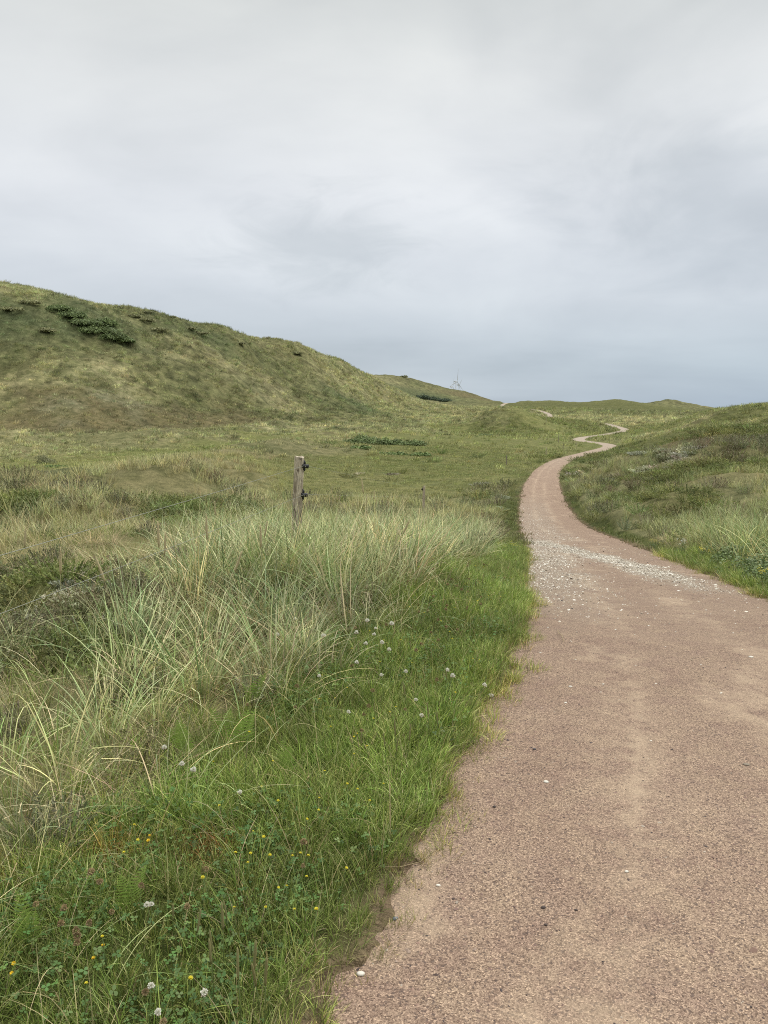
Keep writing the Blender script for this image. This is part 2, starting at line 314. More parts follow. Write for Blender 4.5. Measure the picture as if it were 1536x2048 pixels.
class Bag:
    """collects quads and triangles of one mesh"""
    def __init__(s): s.v, s.f, s.c = [], [], []
    def add(s, V, Fs, col):
        o = len(s.v); s.v += [tuple(p) for p in V]; s.f += [tuple(i + o for i in f) for f in Fs]
        s.c += [tuple(col)] * len(V) if not hasattr(col[0], '__len__') else [tuple(c) for c in col]
    def tube(s, pts, radii, col, n=6, cap=True):
        pts = [Vector(p) for p in pts]; V = []; Fs = []
        for i, p in enumerate(pts):
            d = (pts[min(i + 1, len(pts) - 1)] - pts[max(i - 1, 0)]).normalized()
            a = d.cross(Vector((0, 0, 1)) if abs(d.z) < .9 else Vector((1, 0, 0))).normalized(); b = d.cross(a)
            r = radii[i] if hasattr(radii, '__len__') else radii
            for k in range(n):
                t = 2 * math.pi * k / n
                V.append(p + a * (r * math.cos(t)) + b * (r * math.sin(t)))
        for i in range(len(pts) - 1):
            for k in range(n):
                Fs.append((i * n + k, i * n + (k + 1) % n, (i + 1) * n + (k + 1) % n, (i + 1) * n + k))
        if cap: Fs += [tuple(range(n))[::-1], tuple(range((len(pts) - 1) * n, len(pts) * n))]
        s.add(V, Fs, col)
    def mesh(s, name, mat, smooth=True):
        me = bpy.data.meshes.new(name); me.from_pydata(s.v, [], s.f)
        at = me.attributes.new('bcol', 'FLOAT_COLOR', 'POINT')
        c = np.ones((len(s.v), 4), np.float32); c[:, :3] = np.array(s.c); at.data.foreach_set('color', c.ravel())
        me.materials.append(mat)
        if smooth: me.polygons.foreach_set('use_smooth', np.ones(len(me.polygons), bool))
        me.update(); return me

def link(name, me, parent=None, loc=None, rot=None):
    o = bpy.data.objects.new(name, me); COL.objects.link(o)
    if parent: o.parent = parent
    if loc is not None: o.location = loc
    if rot is not None: o.rotation_euler = rot
    return o
def empty(name, loc=(0, 0, 0), rot=(0, 0, 0)):
    o = link(name, None, None, loc, rot); o.empty_display_size = .1; return o
def tag(o, label=None, cat=None, group=None, kind=None):
    for k, v in (('label', label), ('category', cat), ('group', group), ('kind', kind)):
        if v: o[k] = v
    return o
def dup(root, loc=None, rot=None, scale=None):
    r = root.copy(); COL.objects.link(r)
    if loc is not None: r.location = loc
    if rot is not None: r.rotation_euler = rot
    if scale is not None: r.scale = (scale,) * 3 if not hasattr(scale, '__len__') else scale
    for ch in root.children:
        c = ch.copy(); COL.objects.link(c); c.parent = r
        for g in ch.children:
            d = g.copy(); COL.objects.link(d); d.parent = c
    return r

class N:
    """tiny node builder"""
    def __init__(s, name):
        s.m = bpy.data.materials.new(name); s.m.use_nodes = True; s.t = s.m.node_tree; s.t.nodes.clear()
    def n(s, typ, **kw):
        nd = s.t.nodes.new(typ)
        for k, v in kw.items():
            if k in ('i',):
                for a, b in v.items(): nd.inputs[a].default_value = b
            else: setattr(nd, k, v)
        return nd
    def l(s, a, b): s.t.links.new(a, b)
    def mix(s, fac, a, b, blend='MIX'):
        nd = s.n('ShaderNodeMix', data_type='RGBA', blend_type=blend)
        for sock, v in ((nd.inputs[0], fac), (nd.inputs[6], a), (nd.inputs[7], b)):
            if hasattr(v, 'is_linked'): s.l(v, sock)
            else: sock.default_value = v if not isinstance(v, tuple) or len(v) == 4 else (*v, 1)
        return nd.outputs[2]
    def ramp(s, fac, stops, interp='LINEAR'):
        nd = s.n('ShaderNodeValToRGB'); e = nd.color_ramp.elements; nd.color_ramp.interpolation = interp
        while len(e) < len(stops): e.new(.5)
        for el, (p, c) in zip(e, stops): el.position = p; el.color = c if len(c) == 4 else (*c, 1)
        s.l(fac, nd.inputs[0]); return nd.outputs[0]
    def noise(s, vec, scale, detail=3, rough=.5, dist=0):
        nd = s.n('ShaderNodeTexNoise', i={'Scale': scale, 'Detail': detail, 'Roughness': rough, 'Distortion': dist})
        if vec: s.l(vec, nd.inputs['Vector'])
        return nd.outputs[0]
    def out(s, sh):
        o = s.n('ShaderNodeOutputMaterial'); s.l(sh, o.inputs[0]); return s.m

def plant_mat(name, tinted, transl=.20, rough=.55, spec=.25):
    b = N(name)
    at = b.n('ShaderNodeAttribute', attribute_name='bcol'); col = at.outputs[0]
    if tinted:
        ti = b.n('ShaderNodeAttribute', attribute_name='tint', attribute_type='INSTANCER')
        col = b.mix(1.0, col, ti.outputs[0], 'MULTIPLY')
    p = b.n('ShaderNodeBsdfPrincipled', i={'Roughness': rough, 'Specular IOR Level': spec}); b.l(col, p.inputs['Base Color'])
    t = b.n('ShaderNodeBsdfTranslucent'); b.l(col, t.inputs[0])
    ms = b.n('ShaderNodeMixShader'); ms.inputs[0].default_value = transl
    b.l(p.outputs[0], ms.inputs[1]); b.l(t.outputs[0], ms.inputs[2])
    return b.out(ms.outputs[0])

M_GRASS = plant_mat('grass_blades', True)
M_PLANT = plant_mat('plant_leaf', False)
M_DRY = plant_mat('dry_stalk', False, .15, .7, .2)

def simple_mat(name, col, rough=.6, spec=.3, var=.15, scale=20):
    b = N(name); tc = b.n('ShaderNodeTexCoord')
    nz = b.noise(tc.outputs['Object'], scale, 4)
    c = b.mix(nz, tuple(x * (1 - var) for x in col), tuple(min(1, x * (1 + var)) for x in col))
    p = b.n('ShaderNodeBsdfPrincipled', i={'Roughness': rough, 'Specular IOR Level': spec}); b.l(c, p.inputs['Base Color'])
    return b.out(p.outputs[0])

# ------------------------------------------------------------------ ground
mixn = np.clip(.5 + .9 * fbm(gx / 3.1, gy / 3.1, 51, 4) + .5 * fbm(gx / 19., gy / 19., 53, 3), 0, 1)
C0 = np.array([z[0] for z in ZC]); C1 = np.array([z[1] for z in ZC])
gcol = (zw @ C0) * (1 - mixn)[:, None] + (zw @ C1) * mixn[:, None]
gcol *= (1 + .18 * fbm(gx / 55., gy / 55., 57, 3))[:, None]
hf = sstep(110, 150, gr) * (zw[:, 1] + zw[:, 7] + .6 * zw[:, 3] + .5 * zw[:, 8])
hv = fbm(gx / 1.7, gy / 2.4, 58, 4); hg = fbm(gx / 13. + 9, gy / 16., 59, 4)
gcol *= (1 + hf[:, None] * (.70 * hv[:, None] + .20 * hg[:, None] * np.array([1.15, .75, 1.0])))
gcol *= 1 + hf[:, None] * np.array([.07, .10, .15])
# bare earth lip along the path
lipw = (1 - sstep(.0, .24, ed + .06 * fbm(gx * 14, gy * 14, 47, 2))) * (gr < 60)
gcol = gcol * (1 - .9 * lipw)[:, None] + np.array([.20, .145, .105]) * (.9 * lipw)[:, None]

def ground_color_at(x, y):
    c = gcol.reshape(NA, NR, 3)
    a = np.arctan2(x, y); b = np.log(np.maximum(np.hypot(x, y), .36))
    return np.stack([bil(c[..., k], AZ, LR, a, b) for k in range(3)], 1)

def build_ground():
    idx = np.arange(NA * NR).reshape(NA, NR)
    V = np.stack([gx, gy, gz], 1); q = np.stack([idx[:-1, :-1], idx[1:, :-1], idx[1:, 1:], idx[:-1, 1:]], -1).reshape(-1, 4)
    # land behind the viewer: coarse fan joining the two edges of the sector
    nb = 26
    th = np.linspace(AZ[-1], 2 * math.pi + AZ[0], nb + 2)[1:-1]
    s = (np.arange(nb) + 1) / (nb + 1)
    zb_ = gZ[-1][None] * (1 - s)[:, None] + gZ[0][None] * s[:, None]
    bx = np.exp(LR)[None] * np.sin(th)[:, None]; by = np.exp(LR)[None] * np.cos(th)[:, None]
    lat, _, zc = path_near(bx.ravel(), by.ravel())
    zb_ = zb_.ravel(); on = (np.abs(lat) < HW + .3) & (by.ravel() > -8); zb_ = np.where(on, zc - .10, zb_)
    base = len(V); V2 = np.stack([bx.ravel(), by.ravel(), zb_], 1)
    bi = np.concatenate([idx[-1][None], base + np.arange(nb * NR).reshape(nb, NR), idx[0][None]])
    q2 = np.stack([bi[:-1, :-1], bi[1:, :-1], bi[1:, 1:], bi[:-1, 1:]], -1).reshape(-1, 4)
    V = np.concatenate([V, V2, [[0, 0, -.10]]]); c = len(V) - 1
    ring = np.concatenate([idx[:, 0], bi[1:-1, 0]])
    n = len(ring) // 2 * 2
    ringc = np.concatenate([ring, ring[:2]])
    fan = [(c, ringc[i + 2], ringc[i + 1], ringc[i]) for i in range(0, len(ring), 2)]
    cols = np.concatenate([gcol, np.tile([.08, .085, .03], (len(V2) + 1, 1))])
    return mesh_np('ground', V, np.concatenate([q, q2, np.array(fan)])[:, ::-1], cols, ground_mat(), True)

def ground_mat():
    b = N('dune_ground'); tc = b.n('ShaderNodeTexCoord'); o = tc.outputs['Object']
    at = b.n('ShaderNodeAttribute', attribute_name='bcol')
    n1 = b.noise(o, .8, 6, .65, .6); n2 = b.noise(o, 6.0, 5, .7); n3 = b.noise(o, 45, 4, .7)
    c = b.mix(b.ramp(n1, [(.35, (0, 0, 0)), (.68, (1, 1, 1))]), b.mix(1.0, at.outputs[0], (.62, .66, .55), 'MULTIPLY'), b.mix(1.0, at.outputs[0], (1.35, 1.28, 1.25), 'MULTIPLY'))
    c = b.mix(1.0, c, b.ramp(n2, [(.25, (.6, .62, .6)), (.75, (1.35, 1.32, 1.3))]), 'MULTIPLY')
    c = b.mix(1.0, c, b.ramp(n3, [(.25, (.7, .7, .7)), (.75, (1.3, 1.3, 1.3))]), 'MULTIPLY')
    p = b.n('ShaderNodeBsdfPrincipled', i={'Roughness': .95, 'Specular IOR Level': .1}); b.l(c, p.inputs['Base Color'])
    h = b.n('ShaderNodeMath', operation='ADD'); b.l(n1, h.inputs[0]); b.l(n2, h.inputs[1])
    bp = b.n('ShaderNodeBump', i={'Strength': .6, 'Distance': .35}); b.l(h.outputs[0], bp.inputs['Height']); b.l(bp.outputs[0], p.inputs['Normal'])
    return b.out(p.outputs[0])

g = link('ground', build_ground()); tag(g, kind='structure')

# ------------------------------------------------------------------ path
def shell_mask(lat, Y, x, y):
    """how thickly crushed shell lies at a point of the path"""
    n = fbm(x * 1.6, y * 1.6, 61, 4)
    strip = sstep(4.4, 10.5, Y + 1.2 * n) * (1 - sstep(15, 26, Y + 2 * n)) * (1 - sstep(-.85, -.15, lat + .35 * n))
    c = np.interp(Y, [7.6, 9, 12.5, 15, 18, 20], [1.0, .75, .35, -.2, -.8, -1.2])
    band = (1 - sstep(.12, .55, np.abs(lat - c) + .3 * n)) * sstep(7.4, 11, Y + 1.2 * n) * (1 - sstep(17, 24, Y))
    thin = .30 * sstep(16, 22, Y) * (1 - sstep(32, 54, Y)) * (1 - sstep(-.3, .5, lat + .4 * n))
    fan = .05 * sstep(4, 8, Y) * (1 - sstep(16, 20, Y))
    return np.clip(np.maximum.reduce([strip * .55, band * .9, thin, fan]), 0, 1)

def path_z(x, y):
    """surface of the path sheet"""
    lat, bi, zc = path_near(x, y)
    return zc + .012 * fbm(x * 1.4, y * 1.4, 71, 3) + .006 * fbm(x * 6, y * 6, 73, 3) - .02 * (np.abs(lat) / HW) ** 2 + .004

def build_path():
    ys = [-7.5]
    while ys[-1] < 690: ys.append(ys[-1] + max(.05, .004 * abs(ys[-1])))
    ys = np.array(ys)
    cx = np.interp(ys, pY, pX); nx = np.interp(ys, pY, pN[:, 0]); ny = np.interp(ys, pY, pN[:, 1])
    u = np.linspace(-1, 1, 41); hw = (HW + .22)
    X = cx[:, None] + u[None] * hw * nx[:, None]; Y = ys[:, None] + u[None] * hw * ny[:, None]
    x, y = X.ravel(), Y.ravel()
    z = path_z(x, y); z -= np.repeat(sstep(.9, 1.0, np.abs(u))[None], len(ys), 0).ravel() * .05
    lat = (u[None] * hw * np.ones((len(ys), 1))).ravel(); Yc = np.repeat(ys, len(u))
    sh = shell_mask(lat, Yc, x, y)
    # colour is stored as (shell, wear track, distance-free tone)
    tr = np.exp(-((lat - .18) / .16) ** 2) * .45 + np.exp(-((lat + .55) / .2) ** 2) * .3
    tr = tr + np.exp(-((lat + .52 + .04 * fbm(x * .5, y * .5, 82, 2)) / .05) ** 2) * .38
    tr = np.clip(tr * 1.3 * (.45 + .9 * fbm(x * 1.6, y * .45, 81, 3)), 0, 1) + .42 * sstep(.28, .5, fbm(x * 2.0, y * 1.2, 83, 4))
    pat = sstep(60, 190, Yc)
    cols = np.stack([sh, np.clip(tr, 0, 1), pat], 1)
    i = np.arange(len(x)).reshape(len(ys), len(u))
    q = np.stack([i[:-1, :-1], i[:-1, 1:], i[1:, 1:], i[1:, :-1]], -1)
    b = N('red_gravel'); tc = b.n('ShaderNodeTexCoord'); o = tc.outputs['Object']
    at = b.n('ShaderNodeAttribute', attribute_name='bcol'); sp = b.n('ShaderNodeSeparateColor'); b.l(at.outputs[0], sp.inputs[0])
    n0 = b.noise(o, 1.1, 5, .6); n1 = b.noise(o, 6, 7, .68); n2 = b.noise(o, 90, 4, .75)
    v1 = b.n('ShaderNodeTexVoronoi', i={'Scale': 260.0, 'Randomness': 1.0}); b.l(o, v1.inputs['Vector'])
    v2 = b.n('ShaderNodeTexVoronoi', i={'Scale': 150.0}); b.l(o, v2.inputs['Vector'])
    c = b.mix(b.ramp(n0, [(.3, (0, 0, 0)), (.7, (1, 1, 1))]), (.242, .164, .123), (.308, .224, .166))
    c = b.mix(b.ramp(n1, [(.35, (0, 0, 0)), (.75, (1, 1, 1))]), c, (.345, .258, .178))
    sv = b.n('ShaderNodeSeparateColor'); b.l(v1.outputs['Color'], sv.inputs[0])
    grain = b.ramp(sv.outputs[0], [(0, (.28, .25, .25)), (.2, (.64, .60, .60)), (.5, (.98, .95, .95)), (.82, (1.25, 1.25, 1.25)), (1, (2.0, 2.0, 1.95))])
    c = b.mix(.85, c, grain, 'MULTIPLY')
    sv2 = b.n('ShaderNodeSeparateColor'); b.l(v2.outputs['Color'], sv2.inputs[0])
    c = b.mix(b.ramp(sv2.outputs[1], [(.89, (0, 0, 0)), (.93, (.7, .7, .7))]), c, b.mix(sv2.outputs[2], (.075, .055, .05), (.13, .095, .08)))
    c = b.mix(1.0, c, b.ramp(n2, [(.3, (.8, .8, .8)), (.7, (1.2, 1.2, 1.2))]), 'MULTIPLY')
    # dusty worn track, shell dust
    dust = b.n('ShaderNodeMath', operation='MULTIPLY'); b.l(sp.outputs[1], dust.inputs[0]); b.l(b.ramp(n1, [(.36, (0, 0, 0)), (.58, (1, 1, 1))]), dust.inputs[1])
    c = b.mix(dust.outputs[0], c, (.50, .385, .27))
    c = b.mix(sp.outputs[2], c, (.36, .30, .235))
    shf = b.n('ShaderNodeMath', operation='MULTIPLY', i={1: .95}); b.l(sp.outputs[0], shf.inputs[0])
    c = b.mix(shf.outputs[0], c, b.mix(sv.outputs[1], (.22, .175, .13), (.47, .43, .345)))
    p = b.n('ShaderNodeBsdfPrincipled', i={'Roughness': .9, 'Specular IOR Level': .2}); b.l(c, p.inputs['Base Color'])
    hh = b.n('ShaderNodeMath', operation='MULTIPLY_ADD', i={1: .6}); b.l(sv2.outputs[0], hh.inputs[0]); b.l(sv.outputs[2], hh.inputs[2])
    bp = b.n('ShaderNodeBump', i={'Strength': .7, 'Distance': .005}); b.l(hh.outputs[0], bp.inputs['Height'])
    bp2 = b.n('ShaderNodeBump', i={'Strength': .5, 'Distance': .03}); b.l(n1, bp2.inputs['Height']); b.l(bp.outputs[0], bp2.inputs['Normal'])
    b.l(bp2.outputs[0], p.inputs['Normal'])
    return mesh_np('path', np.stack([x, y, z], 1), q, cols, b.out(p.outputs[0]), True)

tag(link('path', build_path()), kind='structure')

# ------------------------------------------------------------------ sky and light
def build_world():
    w = bpy.data.worlds.new('World'); scene.world = w; w.use_nodes = True
    b = N('unused'); bpy.data.materials.remove(b.m); b.t = w.node_tree; b.t.nodes.clear()
    tc = b.n('ShaderNodeTexCoord'); d = tc.outputs['Generated']
    sx = b.n('ShaderNodeSeparateXYZ'); b.l(d, sx.inputs[0])
    def math_(op, a, c=None, cl=False):
        nd = b.n('ShaderNodeMath', operation=op, use_clamp=cl)
        for s_, v in ((nd.inputs[0], a), (nd.inputs[1], c)):
            if v is None: continue
            if hasattr(v, 'is_linked'): b.l(v, s_)
            else: s_.default_value = v
        return nd.outputs[0]
    z = sx.outputs[2]
    zz = math_('MAXIMUM', z, 0.0)
    den = math_('ADD', zz, .14)
    cmb = b.n('ShaderNodeCombineXYZ'); b.l(math_('DIVIDE', sx.outputs[0], den), cmb.inputs[0]); b.l(math_('DIVIDE', sx.outputs[1], den), cmb.inputs[1])
    pv = cmb.outputs[0]
    mp = b.n('ShaderNodeMapping', i={'Rotation': (0, 0, .5), 'Scale': (.55, 1.0, 1)}); b.l(pv, mp.inputs[0])
    mq = b.n('ShaderNodeMapping', i={'Rotation': (0, .28, 0), 'Location': (3.1, 1.7, .6), 'Scale': (1.0, 1.0, 2.3)}); b.l(d, mq.inputs[0])
    n1 = b.noise(mq.outputs[0], 2.3, 5, .45, .5)
    n2 = b.noise(mq.outputs[0], 7.0, 6, .55, .6)
    n4 = b.noise(mp.outputs[0], 1.1, 6, .55, .5)
    # brightness by height: bluish low, white in the middle, grey higher, bright overcast zenith
    base = b.ramp(z, [(0.0, (.365, .45, .545)), (.05, (.42, .495, .57)), (.13, (.585, .632, .685)), (.25, (.715, .742, .775)), (.36, (.71, .73, .735)), (.47, (.60, .622, .612)), (.62, (1.1, 1.1, 1.08)), (1.0, (1.9, 1.9, 1.85))])
    # left of the view the low sky is paler, the right bluer
    az = math_('ARCTAN2', sx.outputs[0], sx.outputs[1])
    lf = b.ramp(math_('MULTIPLY_ADD', az, -.9) if False else math_('ADD', math_('MULTIPLY', az, -.8), .5), [(.1, (0, 0, 0)), (.72, (1, 1, 1))])
    low = b.ramp(z, [(.0, (1, 1, 1)), (.16, (0, 0, 0))])
    base = b.mix(math_('MULTIPLY', lf, low), base, (.555, .60, .635))
    cl = b.ramp(n1, [(.30, (.82, .835, .845)), (.5, (1.0, 1.0, 1.0)), (.70, (1.13, 1.12, 1.10))])
    c = b.mix(1.0, base, cl, 'MULTIPLY')
    c = b.mix(.25, c, b.ramp(n2, [(.30, (.90, .905, .91)), (.5, (1, 1, 1)), (.72, (1.07, 1.07, 1.06))]), 'MULTIPLY')
    c = b.mix(.4, c, b.ramp(n4, [(.30, (.88, .89, .90)), (.5, (1, 1, 1)), (.72, (1.09, 1.085, 1.07))]), 'MULTIPLY')
    # the darker wisp of cloud ahead
    v = ray(645, 490); v = v / np.linalg.norm(v)
    vm = b.n('ShaderNodeVectorMath', operation='SUBTRACT'); b.l(d, vm.inputs[0]); vm.inputs[1].default_value = tuple(v)
    mp2 = b.n('ShaderNodeMapping', i={'Scale': (5.2, 5.2, 13.0)}); b.l(vm.outputs[0], mp2.inputs[0])
    ln = b.n('ShaderNodeVectorMath', operation='LENGTH')
    ds = math_('SUBTRACT', b.noise(mq.outputs[0], 9, 6, .6, .8), .5)
    b.l(mp2.outputs[0], ln.inputs[0])
    dd = math_('ADD', ln.outputs['Value'], math_('MULTIPLY', ds, 1.7))
    blob = b.ramp(dd, [(.05, (.82, .838, .848)), (1.15, (1, 1, 1))])
    nd = blob.node; nd.color_ramp.interpolation = 'EASE'
    c = b.mix(1.0, c, blob, 'MULTIPLY')
    # grey bank at the right
    v3 = ray(1560, 400); v3 = v3 / np.linalg.norm(v3)
    vm3 = b.n('ShaderNodeVectorMath', operation='SUBTRACT'); b.l(d, vm3.inputs[0]); vm3.inputs[1].default_value = tuple(v3)
    mp3 = b.n('ShaderNodeMapping', i={'Scale': (2.4, 2.4, 7.5), 'Rotation': (0, -.4, 0)}); b.l(vm3.outputs[0], mp3.inputs[0])
    ln3 = b.n('ShaderNodeVectorMath', operation='LENGTH'); b.l(mp3.outputs[0], ln3.inputs[0])
    d3 = math_('ADD', ln3.outputs['Value'], math_('MULTIPLY', math_('SUBTRACT', b.noise(mq.outputs[0], 5.5, 6, .55, .8), .5), 1.6))
    r3 = b.ramp(d3, [(.15, (.82, .84, .855)), (.9, (1, 1, 1))]); r3.node.color_ramp.interpolation = 'EASE'
    c = b.mix(1.0, c, r3, 'MULTIPLY')
    bg1 = b.n('ShaderNodeBackground'); b.l(c, bg1.inputs[0]); bg1.inputs[1].default_value = 1.0
    sky = b.n('ShaderNodeTexSky', sky_type='NISHITA', sun_disc=False, sun_elevation=math.radians(SUN_EL), sun_rotation=math.radians(SUN_AZ))
    bg2 = b.n('ShaderNodeBackground', i={1: .10}); b.l(sky.outputs[0], bg2.inputs[0])
    ms = b.n('ShaderNodeMixShader', i={0: .05}); b.l(bg1.outputs[0], ms.inputs[1]); b.l(bg2.outputs[0], ms.inputs[2])
    o = b.n('ShaderNodeOutputWorld'); b.l(ms.outputs[0], o.inputs[0])

SUN_EL, SUN_AZ = 52, 60
build_world()
sun = bpy.data.lights.new('sun', 'SUN'); sun.energy = 1.5; sun.angle = math.radians(14); sun.color = (1, .965, .90)
so = link('sun', None); bpy.data.objects.remove(so)
so = bpy.data.objects.new('sun', sun); COL.objects.link(so)
_e, _a = math.radians(SUN_EL), math.radians(SUN_AZ)
so.rotation_euler = Vector((-math.sin(_a) * math.cos(_e), -math.cos(_a) * math.cos(_e), -math.sin(_e))).to_track_quat('-Z', 'Y').to_euler()

cam = bpy.data.cameras.new('camera'); co = bpy.data.objects.new('camera', cam); COL.objects.link(co)
cam.sensor_fit = 'VERTICAL'; cam.sensor_height = 24; cam.lens = 24 * F / 2048
cam.clip_start = .05; cam.clip_end = 12000
co.location = (0, 0, EYE); co.rotation_euler = (math.pi / 2 - PITCH, 0, 0)
scene.camera = co

# ------------------------------------------------------------------ grass: prototypes and scatter
def tuft(name, n, R, L, w, lean, bend, cols, K=5, wind=0.0, root=None, seed=1, skirt=0.0, broken=0.0):
    q = np.random.default_rng(seed)
    ang = q.uniform(0, 2 * math.pi, n); rad = R * np.sqrt(q.uniform(0, 1, n))
    rx, ry = rad * np.cos(ang), rad * np.sin(ang)
    phi = ang + q.normal(0, .8, n)
    dx, dy = np.cos(phi) + wind, np.sin(phi); dn = np.hypot(dx, dy) + 1e-6; dx, dy = dx / dn, dy / dn
    Ls = q.uniform(L[0], L[1], n) * (1 - .25 * (rad / max(R, 1e-6)) ** 2)
    le = q.uniform(*lean, n); be = q.uniform(*bend, n); ws = w * q.uniform(.7, 1.3, n)
    sk = q.uniform(0, 1, n) < skirt; le = np.where(sk, q.uniform(.75, 1.45, n), le); Ls = np.where(sk, Ls * q.uniform(.4, .8, n), Ls)
    t = np.linspace(0, 1, K + 1)
    kk = (q.uniform(0, 1, n) < broken) * q.uniform(.7, 2.0, n); tk = q.uniform(.35, .8, n)
    th = le[:, None] + be[:, None] * t[None] ** 1.4 + kk[:, None] * (t[None] > tk[:, None])
    st, ct = np.sin(th), np.cos(th)
    hx = np.concatenate([np.zeros((n, 1)), np.cumsum((st[:, 1:] + st[:, :-1]) / 2, 1)], 1) * (Ls / K)[:, None]
    hz = np.concatenate([np.zeros((n, 1)), np.cumsum((ct[:, 1:] + ct[:, :-1]) / 2, 1)], 1) * (Ls / K)[:, None]
    px, py, pz = rx[:, None] + hx * dx[:, None], ry[:, None] + hx * dy[:, None], hz - .015
    ps = phi + math.pi / 2 + q.normal(0, .7, n)
    hw = .5 * ws[:, None] * (1 - .93 * t[None] ** 2.2)
    ox, oy = hw * np.cos(ps)[:, None], hw * np.sin(ps)[:, None]
    V = np.stack([np.stack([px - ox, py - oy, pz], -1), np.stack([px + ox, py + oy, pz], -1)], 2)      # n,K+1,2,3
    idx = np.arange(n * (K + 1) * 2).reshape(n, K + 1, 2)
    Fq = np.stack([idx[:, :-1, 0], idx[:, :-1, 1], idx[:, 1:, 1], idx[:, 1:, 0]], -1)
    wts = np.array([c[3] for c in cols], float); pick = q.choice(len(cols), n, p=wts / wts.sum())
    c = np.where(sk[:, None], np.array([(.56, .47, .29)]), np.array([c[:3] for c in cols])[pick]) * np.exp(q.normal(0, .24, (n, 1)))
    c = np.repeat(np.repeat(c[:, None, None], K + 1, 1), 2, 2)
    if root is not None:
        f = np.clip(1 - t / .3, 0, 1)[None, :, None, None] * .75
        c = c * (1 - f) + np.array(root) * f
    return mesh_np(name, V, Fq, c, M_GRASS, True)

def proto(me):
    return bpy.data.objects.new(me.name + '_source', me)

def scatter(name, xy, size, tint, protos, label=None, zoff=0.0, tilt=.12, spin=math.pi, z=None):
    """one object of uncounted growth; copies of small tufts spread over the land"""
    n = len(xy)
    if z is None: z = H(xy[:, 0], xy[:, 1])
    me = bpy.data.meshes.new(name); me.vertices.add(n)
    me.vertices.foreach_set('co', np.stack([xy[:, 0], xy[:, 1], z + zoff], 1).astype(np.float32).ravel())
    rot = np.stack([rng.normal(0, tilt, n), rng.normal(0, tilt, n), rng.uniform(-spin, spin, n)], 1)
    def att(nm, ty, fld, data, dt=np.float32):
        a = me.attributes.new(nm, ty, 'POINT'); a.data.foreach_set(fld, np.ascontiguousarray(data, dt).ravel())
    att('rot', 'FLOAT_VECTOR', 'vector', rot); att('scl', 'FLOAT', 'value', size)
    att('tint', 'FLOAT_COLOR', 'color', np.concatenate([tint, np.ones((n, 1))], 1)); att('idx', 'INT', 'value', rng.integers(0, len(protos), n), np.int32)
    o = link(name, me); tag(o, label, kind='stuff')
    ng = bpy.data.node_groups.new(name, 'GeometryNodeTree')
    ng.interface.new_socket('Geometry', in_out='INPUT', socket_type='NodeSocketGeometry'); ng.interface.new_socket('Geometry', in_out='OUTPUT', socket_type='NodeSocketGeometry')
    nd = ng.nodes.new; lk = ng.links.new
    gi, go = nd('NodeGroupInput'), nd('NodeGroupOutput')
    jo = nd('GeometryNodeJoinGeometry')
    for p in protos:
        oi = nd('GeometryNodeObjectInfo'); oi.inputs['Object'].default_value = p
        g2 = nd('GeometryNodeGeometryToInstance'); lk(oi.outputs['Geometry'], g2.inputs[0]); lk(g2.outputs[0], jo.inputs[0])
    def na(nm, ty):
        a = nd('GeometryNodeInputNamedAttribute'); a.data_type = ty; a.inputs['Name'].default_value = nm; return a.outputs[0]
    ip = nd('GeometryNodeInstanceOnPoints'); ip.inputs['Pick Instance'].default_value = True
    er = nd('FunctionNodeEulerToRotation'); lk(na('rot', 'FLOAT_VECTOR'), er.inputs[0])
    lk(gi.outputs[0], ip.inputs['Points']); lk(jo.outputs[0], ip.inputs['Instance']); lk(na('idx', 'INT'), ip.inputs['Instance Index'])
    lk(er.outputs[0], ip.inputs['Rotation']); lk(na('scl', 'FLOAT'), ip.inputs['Scale']); lk(ip.outputs[0], go.inputs[0])
    md = o.modifiers.new('spread', 'NODES'); md.node_group = ng
    return o

def sample(r0, r1, rho, azl=(-33, 33), cap=400000):
    r = np.exp(np.linspace(math.log(r0), math.log(r1), 400)); a0, a1 = np.radians(azl[0]), np.radians(azl[1])
    dens = rho(r) * r; cum = np.concatenate([[0], np.cumsum((dens[1:] + dens[:-1]) / 2 * np.diff(r))]) * (a1 - a0)
    n = min(int(cum[-1]), cap)
    rr = np.interp(rng.uniform(0, cum[-1], n), cum, r); aa = rng.uniform(a0, a1, n)
    return np.stack([rr * np.sin(aa), rr * np.cos(aa)], 1)

ZW = zw.reshape(NA, NR, 9); GL = np.where(np.abs(glat) < 1e6, glat, 0).reshape(NA, NR)
def zones(xy):
    ia = np.clip(np.rint(np.interp(np.arctan2(xy[:, 0], xy[:, 1]), AZ, np.arange(NA))), 0, NA - 1).astype(int)
    ir = np.clip(np.rint(np.interp(np.log(np.hypot(xy[:, 0], xy[:, 1])), LR, np.arange(NR))), 0, NR - 1).astype(int)
    return ZW[ia, ir]
def off_path(xy, margin=0.0):
    """distance outside the ragged edge of the path"""
    lat, bi, _ = path_near(xy[:, 0], xy[:, 1])
    e = np.abs(lat) - HW + .13 * np.clip(xy[:, 1] / 4, .35, 1) * fbm(xy[:, 0] * 2.2, xy[:, 1] * 2.2, 41, 4) + .07 * fbm(xy[:, 0] * 9, xy[:, 1] * 9, 43, 3)
    return e, lat
def keep(xy, w):
    return xy[rng.uniform(0, 1, len(xy)) < w]
def tints(n, col, v=.15, h=.06):
    return np.array(col)[None] * (1 + rng.normal(0, v, (n, 1))) * (1 + rng.normal(0, h, (n, 3)))

